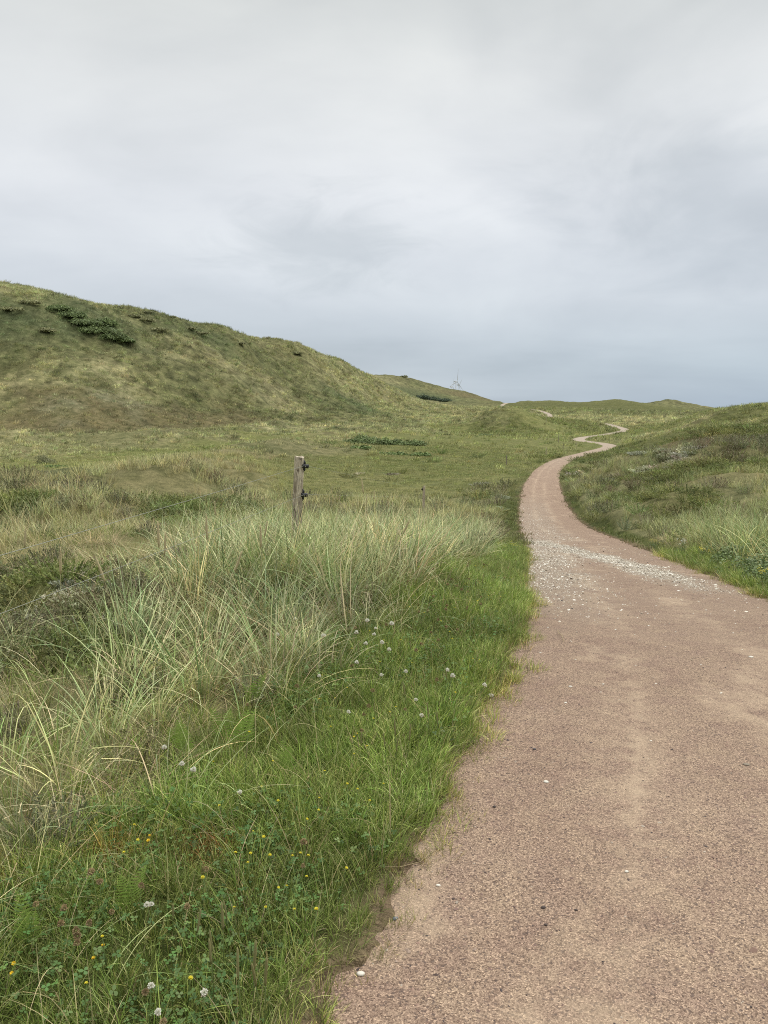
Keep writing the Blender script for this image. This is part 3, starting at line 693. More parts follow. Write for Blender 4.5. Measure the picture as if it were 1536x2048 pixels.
LUSH = [(.13, .19, .038, 3), (.205, .27, .062, 3), (.33, .37, .115, 2.2), (.35, .36, .15, .8), (.48, .40, .23, .7)]
MARR = [(.34, .40, .19, 3), (.48, .50, .27, 3), (.22, .29, .11, 2.6), (.72, .62, .37, 2.4), (.47, .43, .235, 1.5)]
STRAW = [(.60, .50, .29, 3), (.46, .40, .21, 2), (.33, .33, .14, 1.5)]
ONE = [(1, 1, 1, 1), (1.3, 1.25, 1.2, 1), (.75, .8, .7, 1)]

lush = [proto(tuft(f'short_grass_{k}', 34, .045, (.05, .15), .0030, (.05, .8), (.1, 1.2), LUSH, 4, .1, None, 20 + k)) for k in range(6)]
fine = [proto(tuft(f'fine_grass_{k}', 16, .05, (.12, .30), .0022, (.05, .6), (.1, 1.1), LUSH + [(.33, .29, .15, 2)], 5, .25, None, 40 + k)) for k in range(5)]
marr = [proto(tuft(f'marram_{k}', 46, .10, (.34, .76), .0062, (.03, .6), (.15, 1.5), MARR, 7, .30, (.36, .30, .17), 60 + k, .22, .12)) for k in range(7)]
arcs = [proto(tuft(f'long_blade_{k}', 6, .06, (.35, .75), .0040, (.2, .9), (.5, 1.7), MARR[:4], 8, .3, None, 80 + k)) for k in range(6)]
dead = [proto(tuft(f'dead_grass_{k}', 40, .13, (.15, .40), .0030, (.5, 1.35), (.1, .7), STRAW, 4, .2, None, 90 + k)) for k in range(5)]
midt = [proto(tuft(f'mid_tuft_{k}', 26, .16, (.25, .55), .011, (.05, .6), (.1, 1.1), ONE, 4, .35, None, 100 + k)) for k in range(6)]
midg = [proto(tuft(f'mid_grass_{k}', 26, .20, (.05, .14), .012, (.1, .9), (.1, .8), ONE, 3, .2, None, 120 + k)) for k in range(5)]
fart = [proto(tuft(f'far_tuft_{k}', 22, .45, (.25, .60), .05, (.1, .7), (.1, .9), ONE, 3, .3, None, 140 + k)) for k in range(5)]

def clover(k):
    q = np.random.default_rng(200 + k); b = Bag()
    for _ in range(13):
        x, y = q.normal(0, .04, 2); h = q.uniform(.025, .085); s = q.uniform(.0055, .010); a0 = q.uniform(0, 6.28); nx, ny = q.normal(0, .25, 2)
        c = np.array([(.075, .145, .036), (.10, .18, .045), (.14, .21, .065), (.085, .16, .045)][q.integers(4)]) * q.uniform(.8, 1.2)
        for j in range(3):
            a = a0 + j * 2.094; ca_, sa_ = math.cos(a), math.sin(a)
            pts = [(0, 0), (.55 * s, -.45 * s), (1.0 * s, -.35 * s), (1.1 * s, 0), (1.0 * s, .35 * s), (.55 * s, .45 * s)]
            V = [(x + u * ca_ - v * sa_, y + u * sa_ + v * ca_, h + (u * ca_ - v * sa_) * nx + (u * sa_ + v * ca_) * ny) for u, v in pts]
            b.add(V, [(0, 1, 2, 3), (0, 3, 4, 5)], c)
        b.add([(x - .0007, y, -.01), (x + .0007, y, -.01), (x + .0007, y, h), (x - .0007, y, h)], [(0, 1, 2, 3)], (.07, .11, .03))
    return proto(b.mesh(f'clover_leaves_{k}', M_GRASS))
clov = [clover(k) for k in range(5)]

def twigs(k, cols, h=.22, n=42, R=.16):
    """a bushy sprig clump: many thin twigs set with tiny leaves"""
    q = np.random.default_rng(300 + k); b = Bag()
    for _ in range(n):
        a = q.uniform(0, 6.28); r = R * math.sqrt(q.uniform()); x, y = r * math.cos(a), r * math.sin(a); hh = h * q.uniform(.6, 1.15) * (1 - .4 * (r / R) ** 2)
        tx, ty = x * .9 + q.normal(0, .03), y * .9 + q.normal(0, .03)
        c = np.array(cols[q.integers(len(cols))]) * q.uniform(.75, 1.25)
        p0 = np.array((x * .5, y * .5, -.02)); p1 = np.array((x + tx * .5, y + ty * .5, hh))
        for j in range(15):
            t = .15 + .85 * j / 14; p = p0 + (p1 - p0) * t; s = .0075 * q.uniform(.7, 1.4); e = q.normal(0, 1, 3); e /= np.linalg.norm(e); f = np.cross(e, q.normal(0, 1, 3)); f /= np.linalg.norm(f)
            b.add([p - e * s * 1.6, p + f * s * .6, p + e * s * 1.6 + np.array((0, 0, s)), p - f * s * .6], [(0, 1, 2, 3)], c)
    return b
HEATH = [(.20, .18, .10), (.18, .20, .085), (.24, .205, .125), (.165, .165, .08), (.24, .255, .12)]
heat = [proto(twigs(k, HEATH).mesh(f'heather_{k}', M_GRASS)) for k in range(4)]
mossp = [proto(twigs(10 + k, [(.20, .235, .07), (.27, .285, .10), (.15, .175, .055)], .12, 50, .2).mesh(f'crowberry_{k}', M_GRASS)) for k in range(3)]
lich = [proto(twigs(20 + k, [(.58, .57, .42), (.46, .45, .30), (.66, .64, .50), (.30, .30, .16)], .05, 60, .12).mesh(f'lichen_{k}', M_GRASS)) for k in range(3)]

# lush verge
def wedge(r): return np.where(r < 3, 55, 40)
xy = sample(.7, 16, lambda r: np.interp(r, [.7, 3, 6, 10, 16], [760, 700, 430, 230, 110]), (-57, 40))
e, lat = off_path(xy); z_ = zones(xy)
m = (e > -.11) & (rng.uniform(0, 1, len(xy)) < z_[:, 6] * 1.1 + .06 * z_[:, 2]) & (rng.uniform(0, 1, len(xy)) < .14 + .86 * sstep(-.10, .10, e))
xy = xy[m]; e = e[m]; n = len(xy)
patch = np.clip(fbm(xy[:, 0] * 1.7, xy[:, 1] * 1.7, 91, 3), -.25, 1)
tn = tints(n, (1.12, 1.12, 1.1), .22) * (1 + .5 * patch)[:, None]
redb = sstep(.15, .5, fbm(xy[:, 0] * 2.3 + 5, xy[:, 1] * 2.3, 95, 3)) * (xy[:, 1] < 2.6) * (lat[m] < -1.9)
tn = tn * (1 - redb[:, None] * np.array([-.6, .35, .2]))
dry = (1 - sstep(.0, .10, e))[:, None]; tn = tn * (1 + dry * np.array([.45, .15, .35]))
far_k = np.interp(np.hypot(xy[:, 0], xy[:, 1]), [1, 3, 6, 16], [.78, .9, 1.15, 1.7])
scatter('short_grass', xy, (.65 + .55 * rng.uniform(0, 1, n)) * (.72 + .28 * sstep(0, .2, e)) * (1 + .6 * patch) * far_k, tn, lush, 'short lush green grass of the verge along the red path', z=np.where(e < .10, np.maximum(H(xy[:, 0], xy[:, 1]), path_z(xy[:, 0], xy[:, 1]) - .02 * np.clip((.1 - e) * 5, 0, 1)), H(xy[:, 0], xy[:, 1])))
xy = sample(.7, 9, lambda r: np.interp(r, [.7, 3, 9], [150, 130, 60]), (-57, 40)); e, lat = off_path(xy)
xy = xy[(e > .15) & (rng.uniform(0, 1, len(xy)) < zones(xy)[:, 6]) & (fbm(xy[:, 0] * 1.3, xy[:, 1] * 1.3, 97, 3) > -.25)]; n = len(xy)
scatter('clover_leaves', xy, .75 + .6 * rng.uniform(0, 1, n), tints(n, (1, 1, 1), .2), clov, 'three lobed clover leaves low among the verge grass')
xy = sample(.8, 18, lambda r: np.interp(r, [.8, 4, 10, 18], [85, 85, 60, 30]), (-57, 40)); e, lat = off_path(xy); z_ = zones(xy)
xy = xy[(e > .08) & (rng.uniform(0, 1, len(xy)) < z_[:, 6] + .5 * z_[:, 2] + .5 * z_[:, 1])]; n = len(xy)
scatter('fine_grass', xy, .7 + .6 * rng.uniform(0, 1, n), tints(n, (1.05, 1, 1), .2), fine, 'taller fine stemmed grass rising through the verge')

# marram close by
xy = sample(1.2, 19, lambda r: np.interp(r, [1.2, 5, 12, 19], [25, 27, 23, 16]), (-57, 50)); e, lat = off_path(xy); z_ = zones(xy)
wm = z_[:, 2] + .30 * z_[:, 1] + .04 * z_[:, 5] + .03 * z_[:, 3]
cl = fbm(xy[:, 0] * 1.5, xy[:, 1] * 1.5, 101, 3)
lim = np.interp(xy[:, 1], [2, 3, 4.5, 6, 9, 12, 20], [3.4, 3.8, 4.3, 4.2, 5.0, 6.4, 9.5]); beyond = sstep(0, .7, -lat - lim + .5 * cl)
wm = wm * (1 - .9 * beyond)
m = (e > .35) & (rng.uniform(0, 1, len(xy)) < wm * np.clip(.5 + 1.9 * cl, .10, 1)); xy = xy[m]; n = len(xy); cl = cl[m]
right = lat[m] > 0
tn = tints(n, (1.06, 1.10, 1.06), .2); tn[right] *= np.array([.80, .83, .70])
tn *= 1 + .42 * fbm(xy[:, 0] * .9, xy[:, 1] * .9, 103, 3)[:, None] * np.array([1.15, .85, .9])
scatter('marram_grass', xy, (.58 + .62 * rng.uniform(0, 1, n)) * (1 + .3 * cl) * np.where((lat[m] < 0) & (xy[:, 1] < 5), .9, 1) * np.where(right & (np.hypot(xy[:, 0], xy[:, 1]) < 17), 1.28, 1), tn, marr, 'grey green marram grass with straw coloured dead leaves', spin=1.3, tilt=.17)
q_ = np.random.default_rng(5); px_, py_, _ = P(596, 913, 6.7)
pk = np.stack([px_ + q_.normal(0, .55, 46), py_ - .25 + q_.normal(0, .35, 46)], 1)
scatter('marram_clump', pk, 1.1 + .35 * q_.uniform(0, 1, 46), tints(46, (1.02, 1.02, .98), .2), marr, 'tall marram grass hiding the foot of the split wood fence post', spin=.6)
xy = sample(.9, 10, lambda r: np.interp(r, [.9, 10], [18, 14]), (-57, 45)); e, lat = off_path(xy); z_ = zones(xy)
xy = xy[(e > .3) & (rng.uniform(0, 1, len(xy)) < .8 * z_[:, 2] + .75 * z_[:, 6] * sstep(.5, 1.0, e))]; n = len(xy)
scatter('long_grass_blades', xy, .6 + .5 * rng.uniform(0, 1, n), tints(n, (1.02, 1, .95), .2), arcs, 'long arching single blades crossing over the verge')
xy = sample(1.0, 20, lambda r: np.interp(r, [1, 6, 20], [34, 28, 14]), (-57, 45)); e, lat = off_path(xy); z_ = zones(xy)
xy = xy[(e > .4) & (rng.uniform(0, 1, len(xy)) < .75 * z_[:, 2] + .8 * z_[:, 1] + .5 * z_[:, 5] + .12 * z_[:, 3] + .10 * z_[:, 6] * sstep(.35, .8, e) * (fbm(xy[:, 0] * 1.2, xy[:, 1] * 1.2, 211, 2) > 0))]; n = len(xy)
scatter('dead_grass', xy, .7 + .6 * rng.uniform(0, 1, n), tints(n, (1, 1, 1), .18), dead, 'matted straw coloured dead grass under the marram')
# heath, moss and lichen
xy = sample(2.5, 60, lambda r: np.interp(r, [2.5, 10, 25, 60], [75, 50, 12, 3]), (-50, 38)); e, lat = off_path(xy); z_ = zones(xy)
m = (e > .6) & (rng.uniform(0, 1, len(xy)) < 1.0 * z_[:, 3] + .05 * z_[:, 2]); xy = xy[m]; n = len(xy); r_ = np.hypot(xy[:, 0], xy[:, 1])
scatter('heather', xy, (.7 + .6 * rng.uniform(0, 1, n)) * np.interp(r_, [3, 15, 60], [.9, 1.3, 3.2]), tints(n, (1, 1, 1), .2), heat, 'brown green heather growing in low cushions')
xy = sample(2.5, 110, lambda r: np.interp(r, [2.5, 10, 25, 110], [40, 26, 8, 1.6]), (-50, 38)); e, lat = off_path(xy); z_ = zones(xy)
m = (e > .5) & (rng.uniform(0, 1, len(xy)) < z_[:, 4]); xy = xy[m]; n = len(xy); r_ = np.hypot(xy[:, 0], xy[:, 1])
scatter('crowberry', xy, (.7 + .6 * rng.uniform(0, 1, n)) * np.interp(r_, [3, 15, 110], [.9, 1.5, 4.5]), tints(n, (1, .98, 1), .22), mossp, 'dark green crowberry and moss carpeting the heath')
xy = sample(2.5, 70, lambda r: np.interp(r, [2.5, 10, 25, 70], [50, 34, 9, 2.5]), (-50, 38)); e, lat = off_path(xy); z_ = zones(xy)
m = (e > .5) & (rng.uniform(0, 1, len(xy)) < .9 * z_[:, 5]); xy = xy[m]; n = len(xy); r_ = np.hypot(xy[:, 0], xy[:, 1])
scatter('lichen', xy, (.7 + .7 * rng.uniform(0, 1, n)) * np.interp(r_, [3, 15, 70], [.9, 1.4, 4]), tints(n, (.8, .8, .76), .2), lich, 'pale reindeer lichen in patches on the heath')

# middle distance
xy = sample(13, 75, lambda r: np.interp(r, [13, 20, 35, 75], [14, 11, 6.5, 2.6]), (-36, 36)); e, lat = off_path(xy); z_ = zones(xy)
cl = fbm(xy[:, 0] * .45, xy[:, 1] * .45, 111, 3)
wt = z_[:, 2] * np.clip(.55 + 1.6 * cl, .08, 1) + z_[:, 1] * np.clip(.5 + 1.6 * cl, .05, 1) + .5 * z_[:, 3] * np.clip(.6 + 1.5 * cl, 0, 1) + .45 * z_[:, 4] * np.clip(.4 + 1.6 * cl, 0, 1) + .3 * z_[:, 7] + .25 * z_[:, 5]
m = (e > .45) & (rng.uniform(0, 1, len(xy)) < wt); xy = xy[m]; n = len(xy); r_ = np.hypot(xy[:, 0], xy[:, 1]); z_ = z_[m]
tn = ground_color_at(xy[:, 0], xy[:, 1]) * np.array([2.15, 2.15, 2.1]) * (1 + rng.normal(0, .16, (n, 1))) * (1 + rng.normal(0, .05, (n, 3)))
tn[lat[m] > 0] *= np.array([.86, .93, .88])
scatter('dune_grass', xy, (.6 + .55 * rng.uniform(0, 1, n)) * np.interp(r_, [13, 30, 75], [1.0, 1.15, 1.7]) * (.65 + .35 * (z_[:, 2] + z_[:, 1])), tn, midt, 'pale tufted dune grass on the hummocks in the middle distance', spin=.7)
xy = sample(15, 130, lambda r: np.interp(r, [15, 25, 50, 130], [9, 6.5, 3.2, .9]), (-34, 34)); e, lat = off_path(xy); z_ = zones(xy)
m = (e > .02) & (rng.uniform(0, 1, len(xy)) < z_[:, 0] + z_[:, 6]); xy = xy[m]; n = len(xy); r_ = np.hypot(xy[:, 0], xy[:, 1])
tn = ground_color_at(xy[:, 0], xy[:, 1]) * 1.75 * (1 + rng.normal(0, .14, (n, 1))) * (1 + rng.normal(0, .05, (n, 3)))
scatter('pasture_grass', xy, (.7 + .6 * rng.uniform(0, 1, n)) * np.interp(r_, [15, 40, 130], [1.0, 1.4, 2.6]), tn, midg, 'short grazed green pasture grass in the hollow')
# far slopes
xy = sample(70, 520, lambda r: np.interp(r, [70, 120, 220, 520], [1.5, 1.4, 1.3, .18]), (-30, 30)); e, lat = off_path(xy); z_ = zones(xy)
cl = .7 * fbm(xy[:, 0] * .16, xy[:, 1] * .16, 121, 3) + .6 * fbm(xy[:, 0] * .6, xy[:, 1] * .6, 123, 2)
wt = (z_[:, 2] + z_[:, 1]) * np.clip(.45 + 1.7 * cl, .03, 1) + .75 * z_[:, 7] * np.clip(.4 + 1.7 * cl, .03, 1) + .25 * z_[:, 3] + .3 * z_[:, 4] + .3 * z_[:, 8] + .05 * z_[:, 0] + .4 * z_[:, 5]
m = (e > .8) & (rng.uniform(0, 1, len(xy)) < wt); xy = xy[m]; n = len(xy); r_ = np.hypot(xy[:, 0], xy[:, 1])
tn = ground_color_at(xy[:, 0], xy[:, 1]) * np.array([2.0, 2.08, 2.05]) * (1 + rng.normal(0, .25, (n, 1))).clip(.3) * (1 + rng.normal(0, .05, (n, 3)))
scatter('hill_grass', xy, (.6 + .7 * rng.uniform(0, 1, n)) * np.interp(r_, [70, 200, 500], [.9, 1.5, 2.6]), tn, fart, 'rough tufted grass over the far slopes of the dunes', spin=.8)

# ------------------------------------------------------------------ gravel and shell on the path
def chips(k, flat, cols):
    q = np.random.default_rng(400 + k); b = Bag()
    m_ = 7; V = [(0, 0, flat)]
    rr = q.uniform(.65, 1.1, m_)
    V += [(rr[i] * math.cos(6.283 * i / m_), rr[i] * math.sin(6.283 * i / m_) * .72, q.uniform(-.1, .12)) for i in range(m_)]
    b.add(V, [(0, 1 + i, 1 + (i + 1) % m_) for i in range(m_)], cols[q.integers(len(cols))])
    return b
M_STONE = plant_mat('loose_chips', True, 0.0, .8, .25)
grit = [proto(chips(k, .55, [(1, 1, 1)]).mesh(f'grit_{k}', M_STONE, False)) for k in range(5)]
shel = [proto(chips(10 + k, .22, [(1, 1, 1)]).mesh(f'shell_{k}', M_STONE, False)) for k in range(5)]
xy = sample(1.0, 11, lambda r: np.interp(r, [1, 3, 6, 11], [3600, 2200, 700, 160]), (-20, 45)); lat, bi, _ = path_near(xy[:, 0], xy[:, 1])
pn = fbm(xy[:, 0] * 1.5, xy[:, 1] * 1.5, 131, 3)
xy = xy[(np.abs(lat) < HW + .02) & (rng.uniform(0, 1, len(xy)) < np.clip(.6 + .7 * pn, .15, 1) * (.7 + .6 * sstep(.7, 1.2, np.abs(lat))))]; n = len(xy)
gc = np.array([(.30, .20, .155), (.22, .145, .12), (.36, .27, .21), (.11, .08, .07), (.075, .06, .058), (.42, .36, .29), (.26, .17, .13)])[rng.choice(7, n, p=[.24, .22, .16, .14, .08, .06, .10])]
scatter('gravel', xy, np.exp(rng.normal(math.log(.0036), .38, n)), gc * rng.uniform(.8, 1.2, (n, 1)), grit, 'loose red and dark grit on the path', z=path_z(xy[:, 0], xy[:, 1]), zoff=-.0005)
xy = sample(3, 55, lambda r: np.interp(r, [3, 8, 16, 25, 55], [4200, 4200, 2800, 1000, 160]), (-8, 34)); lat, bi, _ = path_near(xy[:, 0], xy[:, 1])
mk = shell_mask(lat, pY[bi], xy[:, 0], xy[:, 1])
xy = xy[(np.abs(lat) < HW - .02) & (rng.uniform(0, 1, len(xy)) < mk ** 1.25)]; n = len(xy)
sc_ = np.array([(.66, .62, .52), (.46, .41, .32), (.78, .74, .66), (.30, .245, .18), (.07, .06, .055)])[rng.choice(5, n, p=[.36, .22, .22, .15, .05])]
scatter('crushed_shells', xy, np.exp(rng.normal(math.log(.0076), .45, n)) * np.interp(np.hypot(xy[:, 0], xy[:, 1]), [5, 20, 55], [.8, 1.25, 2]), sc_ * rng.uniform(.85, 1.12, (n, 1)), shel, 'pale crushed shell strewn across the bend of the path', z=path_z(xy[:, 0], xy[:, 1]), zoff=.002, tilt=.3)
# ------------------------------------------------------------------ fence
def wood_mat(name, a, b_, c_):
    b = N(name); tc = b.n('ShaderNodeTexCoord')
    mp = b.n('ShaderNodeMapping', i={'Scale': (38, 38, 5.5)}); b.l(tc.outputs['Object'], mp.inputs[0])
    n1 = b.noise(mp.outputs[0], 1.0, 5, .65, .8); n2 = b.noise(mp.outputs[0], 3.4, 4, .7)
    mp2 = b.n('ShaderNodeMapping', i={'Scale': (22, 22, 11)}); b.l(tc.outputs['Object'], mp2.inputs[0]); n3 = b.noise(mp2.outputs[0], 1.0, 3, .6)
    c = b.mix(b.ramp(n1, [(.38, (0, 0, 0)), (.62, (1, 1, 1))]), a, b_)
    c = b.mix(b.ramp(n3, [(.56, (0, 0, 0)), (.66, (1, 1, 1))]), c, c_)
    c = b.mix(1.0, c, b.ramp(n2, [(.3, (.6, .6, .6)), (.7, (1.3, 1.3, 1.3))]), 'MULTIPLY')
    p = b.n('ShaderNodeBsdfPrincipled', i={'Roughness': .85, 'Specular IOR Level': .2}); b.l(c, p.inputs['Base Color'])
    bp = b.n('ShaderNodeBump', i={'Strength': .9, 'Distance': .006}); b.l(n1, bp.inputs['Height']); b.l(bp.outputs[0], p.inputs['Normal'])
    return b.out(p.outputs[0])
M_WOOD = wood_mat('split_wood', (.22, .18, .13), (.66, .58, .44), (.15, .115, .085))
M_PALEWOOD = wood_mat('pale_wood', (.36, .30, .21), (.50, .44, .33), (.24, .19, .13))
M_GREYWOOD = wood_mat('grey_wood', (.20, .17, .13), (.33, .29, .22), (.12, .10, .075))
M_BLACK = simple_mat('black_plastic', (.012, .012, .013), .45, .5, .2)
M_WIRE = simple_mat('fence_wire_strand', (.30, .31, .26), .6, .3, .2, 60)

def post_mesh(h, w, mat, seed, name):
    q = np.random.default_rng(seed); b = Bag(); m_ = 14; rows = 20; V = []; Fs = []
    for i in range(rows + 1):
        t = i / rows; z = -.35 + (h + .35) * t
        for k in range(m_):
            a = 2 * math.pi * k / m_ + .3
            sq = 1 / max(abs(math.cos(a)), abs(math.sin(a))); rr = w / 2 * min(sq, 1.22)
            rr *= 1.0 + .07 * vnoise(np.array(k * 1.3), np.array(z * 7.0), seed) + .05 * (1 - t)
            if i == rows: rr *= .96
            V.append((rr * math.cos(a), rr * .85 * math.sin(a), z + (.006 * math.sin(a * 2) + .008 * q.uniform(-1, 1) if i == rows else 0)))
    for i in range(rows):
        for k in range(m_):
            Fs.append((i * m_ + k, i * m_ + (k + 1) % m_, (i + 1) * m_ + (k + 1) % m_, (i + 1) * m_ + k))
    V.append((0, 0, h + .002)); c = len(V) - 1
    for k in range(m_): Fs.append((rows * m_ + k, rows * m_ + (k + 1) % m_, c))
    b.add(V, Fs, (1, 1, 1)); me = b.mesh(name, mat, False)
    return me

def insulator_mesh(s=1.0):
    b = Bag()
    b.tube([(0, 0, -.038 * s), (0, 0, .042 * s)], [.010 * s, .010 * s], (1, 1, 1), 8)                       # fixing spine
    b.tube([(0, 0, 0), (.012 * s, 0, 0), (.022 * s, 0, .001), (.048 * s, 0, .001), (.052 * s, 0, .001)], [.026 * s, .027 * s, .016 * s, .020 * s, .010 * s], (1, 1, 1), 10)
    for sg in (1, -1):                                                                                      # horns of the wire slot
        b.tube([(.012 * s, 0, .012 * s * sg), (.014 * s, 0, .036 * s * sg), (.004 * s, 0, .056 * s * sg)], [.010 * s, .008 * s, .003 * s], (1, 1, 1), 6)
    return b.mesh('insulator', M_BLACK)

fence = []
def post(name, label, x, y, top, w, mat, seed, lean=0.0, ins=(), side=1, group='fence posts'):
    gz_ = float(H(np.array([x]), np.array([y]))[0]); h = top - gz_
    t = empty(name, (x, y, gz_), (0, lean, random.uniform(-.1, .1))); tag(t, label, 'fence post', group)
    link('timber', post_mesh(h, w, mat, seed, 'timber'), t)
    for zf in ins:
        o = link('insulator', insulator_mesh(), t, (side * w * .5, -.012, h - zf), (0, 0, -.35 if side > 0 else math.pi + .35))
        b = Bag(); b.tube([(.034, -.03, 0), (.034, .03, 0)], .0035, (1, 1, 1), 6); link('wire_clip', b.mesh('wire_clip', M_WIRE), o)
    return t
x1, y1, top1 = P(592, 913, 7.0)
post('fence_post', 'weathered split wood fence post with two black insulators rising out of the tall grass', x1 - .03, y1, top1, .084, M_WOOD, 3, .055, (.082, .345))
x2, y2, top2 = P(847, 972, 24.0)
post('fence_post', 'short pale fence post with one black insulator showing above the tall grass', x2, y2, top2, .078, M_PALEWOOD, 5, .02, (.10,), -1)
posts = [(x1 + .03, y1, top1), (x2, y2, top2)]
for px, py, hgt, lab, mt in [
    (1013, 930, 1.05, 'thin grey fence post in the pasture left of where the path narrows', M_GREYWOOD),
    (1092, 911, 1.1, 'pale fence post in the grass just left of the first path bend', M_PALEWOOD),
    (1126, 899, 1.0, 'small grey fence post between two pale posts by the first path bend', M_GREYWOOD),
    (1152, 896, 1.05, 'pale fence post nearest the tip of the first hairpin in the path', M_PALEWOOD),
    (1117, 885, 1.5, 'tall thin grey post in the pasture above the first path bend', M_GREYWOOD),
    (1092, 845, 2.2, 'pale marker post beside the path beyond the round mound', M_PALEWOOD),
    (1223, 861, 1.2, 'dark short post beside the middle stretch of the far path', M_WOOD)]:
    p = hit(px, py); post('fence_post', lab, p[0], p[1], p[2] + hgt, .09 if py > 870 else .16, mt, px, 0, (), 1, 'far posts along the path')
    if py > 890: posts.append((p[0], p[1], p[2] + hgt))

def wire(name, label, pts, r, sag):
    b = Bag(); out = []
    for a, c in zip(pts[:-1], pts[1:]):
        for k in range(12):
            t = k / 12; p = Vector(a).lerp(Vector(c), t); p.z -= sag * 4 * t * (1 - t); out.append(p)
    out.append(Vector(pts[-1])); b.tube(out, [r if i < 13 else r * .6 for i in range(len(out))], (1, 1, 1), 5)
    tag(link(name, b.mesh(name, M_WIRE)), label, 'fence wire')
def wpts(off, left):
    return [left] + [(x + (.05 if i == 0 else -.03), y, t - off) for i, (x, y, t) in enumerate(posts)]
xl, yl, zl = P(-2, 1099, 2.75); d_ = Vector((xl, yl, zl)) - Vector((x1, y1, top1 - .082)); e_ = Vector((x1, y1, top1 - .082)) + d_ * 1.9
wire('fence_wire', 'upper grey fence wire running to the top insulator of the split wood post', wpts(.082, tuple(e_)), .0014, .012)
xl, yl, zl = P(-2, 1214, 2.75); d_ = Vector((xl, yl, zl)) - Vector((x1, y1, top1 - .345)); e_ = Vector((x1, y1, top1 - .345)) + d_ * 1.9
wire('fence_wire', 'lower grey fence wire passing low over the heather to the split wood post', wpts(.345, tuple(e_)), .0012, .012)

# ------------------------------------------------------------------ wind turbines
M_TURB = simple_mat('turbine_paint', (.50, .53, .56), .5, .4, .03, 1)
def turbine(px, py, d, yaw, phase, label, blade=44):
    x, y, z = P(px, py, d); base = -30.0
    t = empty('wind_turbine', (x, y, base), (0, 0, yaw)); tag(t, label, 'wind turbine', 'wind turbines behind the hill')
    hz = z - base
    b = Bag(); b.tube([(0, 0, 0), (0, 0, hz * .5), (0, 0, hz - 1.5)], [2.6, 2.1, 1.5], (1, 1, 1), 16); link('tower', b.mesh('tower', M_TURB), t)
    b = Bag(); b.tube([(0, -3.2, hz), (0, -2, hz), (0, 4, hz), (0, 8, hz + .1), (0, 8.6, hz + .1)], [1.6, 2.0, 2.2, 1.9, 1.0], (1, 1, 1), 12); link('nacelle', b.mesh('nacelle', M_TURB), t)
    b = Bag(); b.tube([(0, -5.6, hz), (0, -5.0, hz), (0, -3.3, hz)], [.3, 1.3, 1.7], (1, 1, 1), 12); hub = link('hub', b.mesh('hub', M_TURB), t)
    for k in range(3):
        a = phase + k * 2.0944; ax = Vector((math.sin(a), 0, math.cos(a))); pr = Vector((math.cos(a), 0, -math.sin(a)))
        b = Bag(); V = []; Fs = []
        for i in range(11):
            s = i / 10; c = (1.2 if i == 0 else 3.2 * (1 - s) ** .8 + .35); th = .9 if i == 0 else .7 * (1 - s) + .08
            o = Vector((0, -4.4, hz)) + ax * (1.2 + s * (blade - 1.2))
            for u, v in ((-.3, 0), (.1, .5), (.7, 0), (.1, -.5)): V.append(o + pr * (u * c) + Vector((0, 1, 0)) * (v * th))
        for i in range(10):
            for j in range(4): Fs.append((i * 4 + j, i * 4 + (j + 1) % 4, (i + 1) * 4 + (j + 1) % 4, (i + 1) * 4 + j))
        Fs.append((40, 41, 42, 43)); b.add(V, Fs, (1, 1, 1)); link('blade', b.mesh('blade', M_TURB), hub)
turbine(912, 763, 2500, .88, math.radians(8), 'largest and nearest of three pale wind turbines standing behind the hill')
turbine(904, 773, 3500, .95, math.radians(15), 'small pale wind turbine just left of the largest one behind the hill')
turbine(917, 770, 3900, .9, math.radians(40), 'small pale wind turbine just right of the largest one behind the hill')

# ------------------------------------------------------------------ shrubs
def shrub_mesh(w, d, h, leaf, n, cols, seed):
    q = np.random.default_rng(seed); V = []; C = []
    nb = int(np.clip(w * d / (h * h) * 1.6, 5, 26)); bl = []
    for _ in range(nb):
        a = q.uniform(0, 6.28); r = math.sqrt(q.uniform(0, .85)); bl.append((r * math.cos(a) * w * .42, r * math.sin(a) * d * .42, h * q.uniform(.55, 1.05) * (1 - .45 * r * r), h * q.uniform(.55, .95), q.uniform(.75, 1.25)))
    for _ in range(n):
        bx, by, hb, rb, bc = bl[q.integers(nb)]
        ro = math.sqrt(q.uniform(0, 1)) * 1.02; a = q.uniform(0, 6.28); top = math.sqrt(max(0, 1 - ro * ro))
        p = np.array((bx + rb * ro * math.cos(a), by + rb * ro * math.sin(a), hb * (top * q.uniform(.75, 1.08) + q.uniform(-.02, .10))))
        e = np.array((ro * math.cos(a), ro * math.sin(a), top + .2)); nn = e + q.normal(0, .5, 3); nn /= np.linalg.norm(nn); u = np.cross(nn, q.normal(0, 1, 3)); u /= np.linalg.norm(u); v = np.cross(nn, u); s = leaf * q.uniform(.6, 1.3)
        V += [p - u * s, p + v * s * .55, p + u * s, p - v * s * .55]
        C += [np.array(cols[q.integers(len(cols))]) * q.uniform(.75, 1.3) * bc] * 4
    return mesh_np('shrub', np.array(V), np.arange(4 * n).reshape(n, 4), np.array(C), M_PLANT)
GREEN = [(.15, .205, .075), (.185, .235, .088), (.125, .17, .062)]
GREYG = [(.28, .29, .14), (.24, .25, .12), (.31, .30, .155)]
DARK = [(.21, .225, .11), (.17, .185, .09), (.25, .245, .13)]
BRIGHT = [(.14, .21, .065), (.17, .23, .075), (.12, .18, .055)]
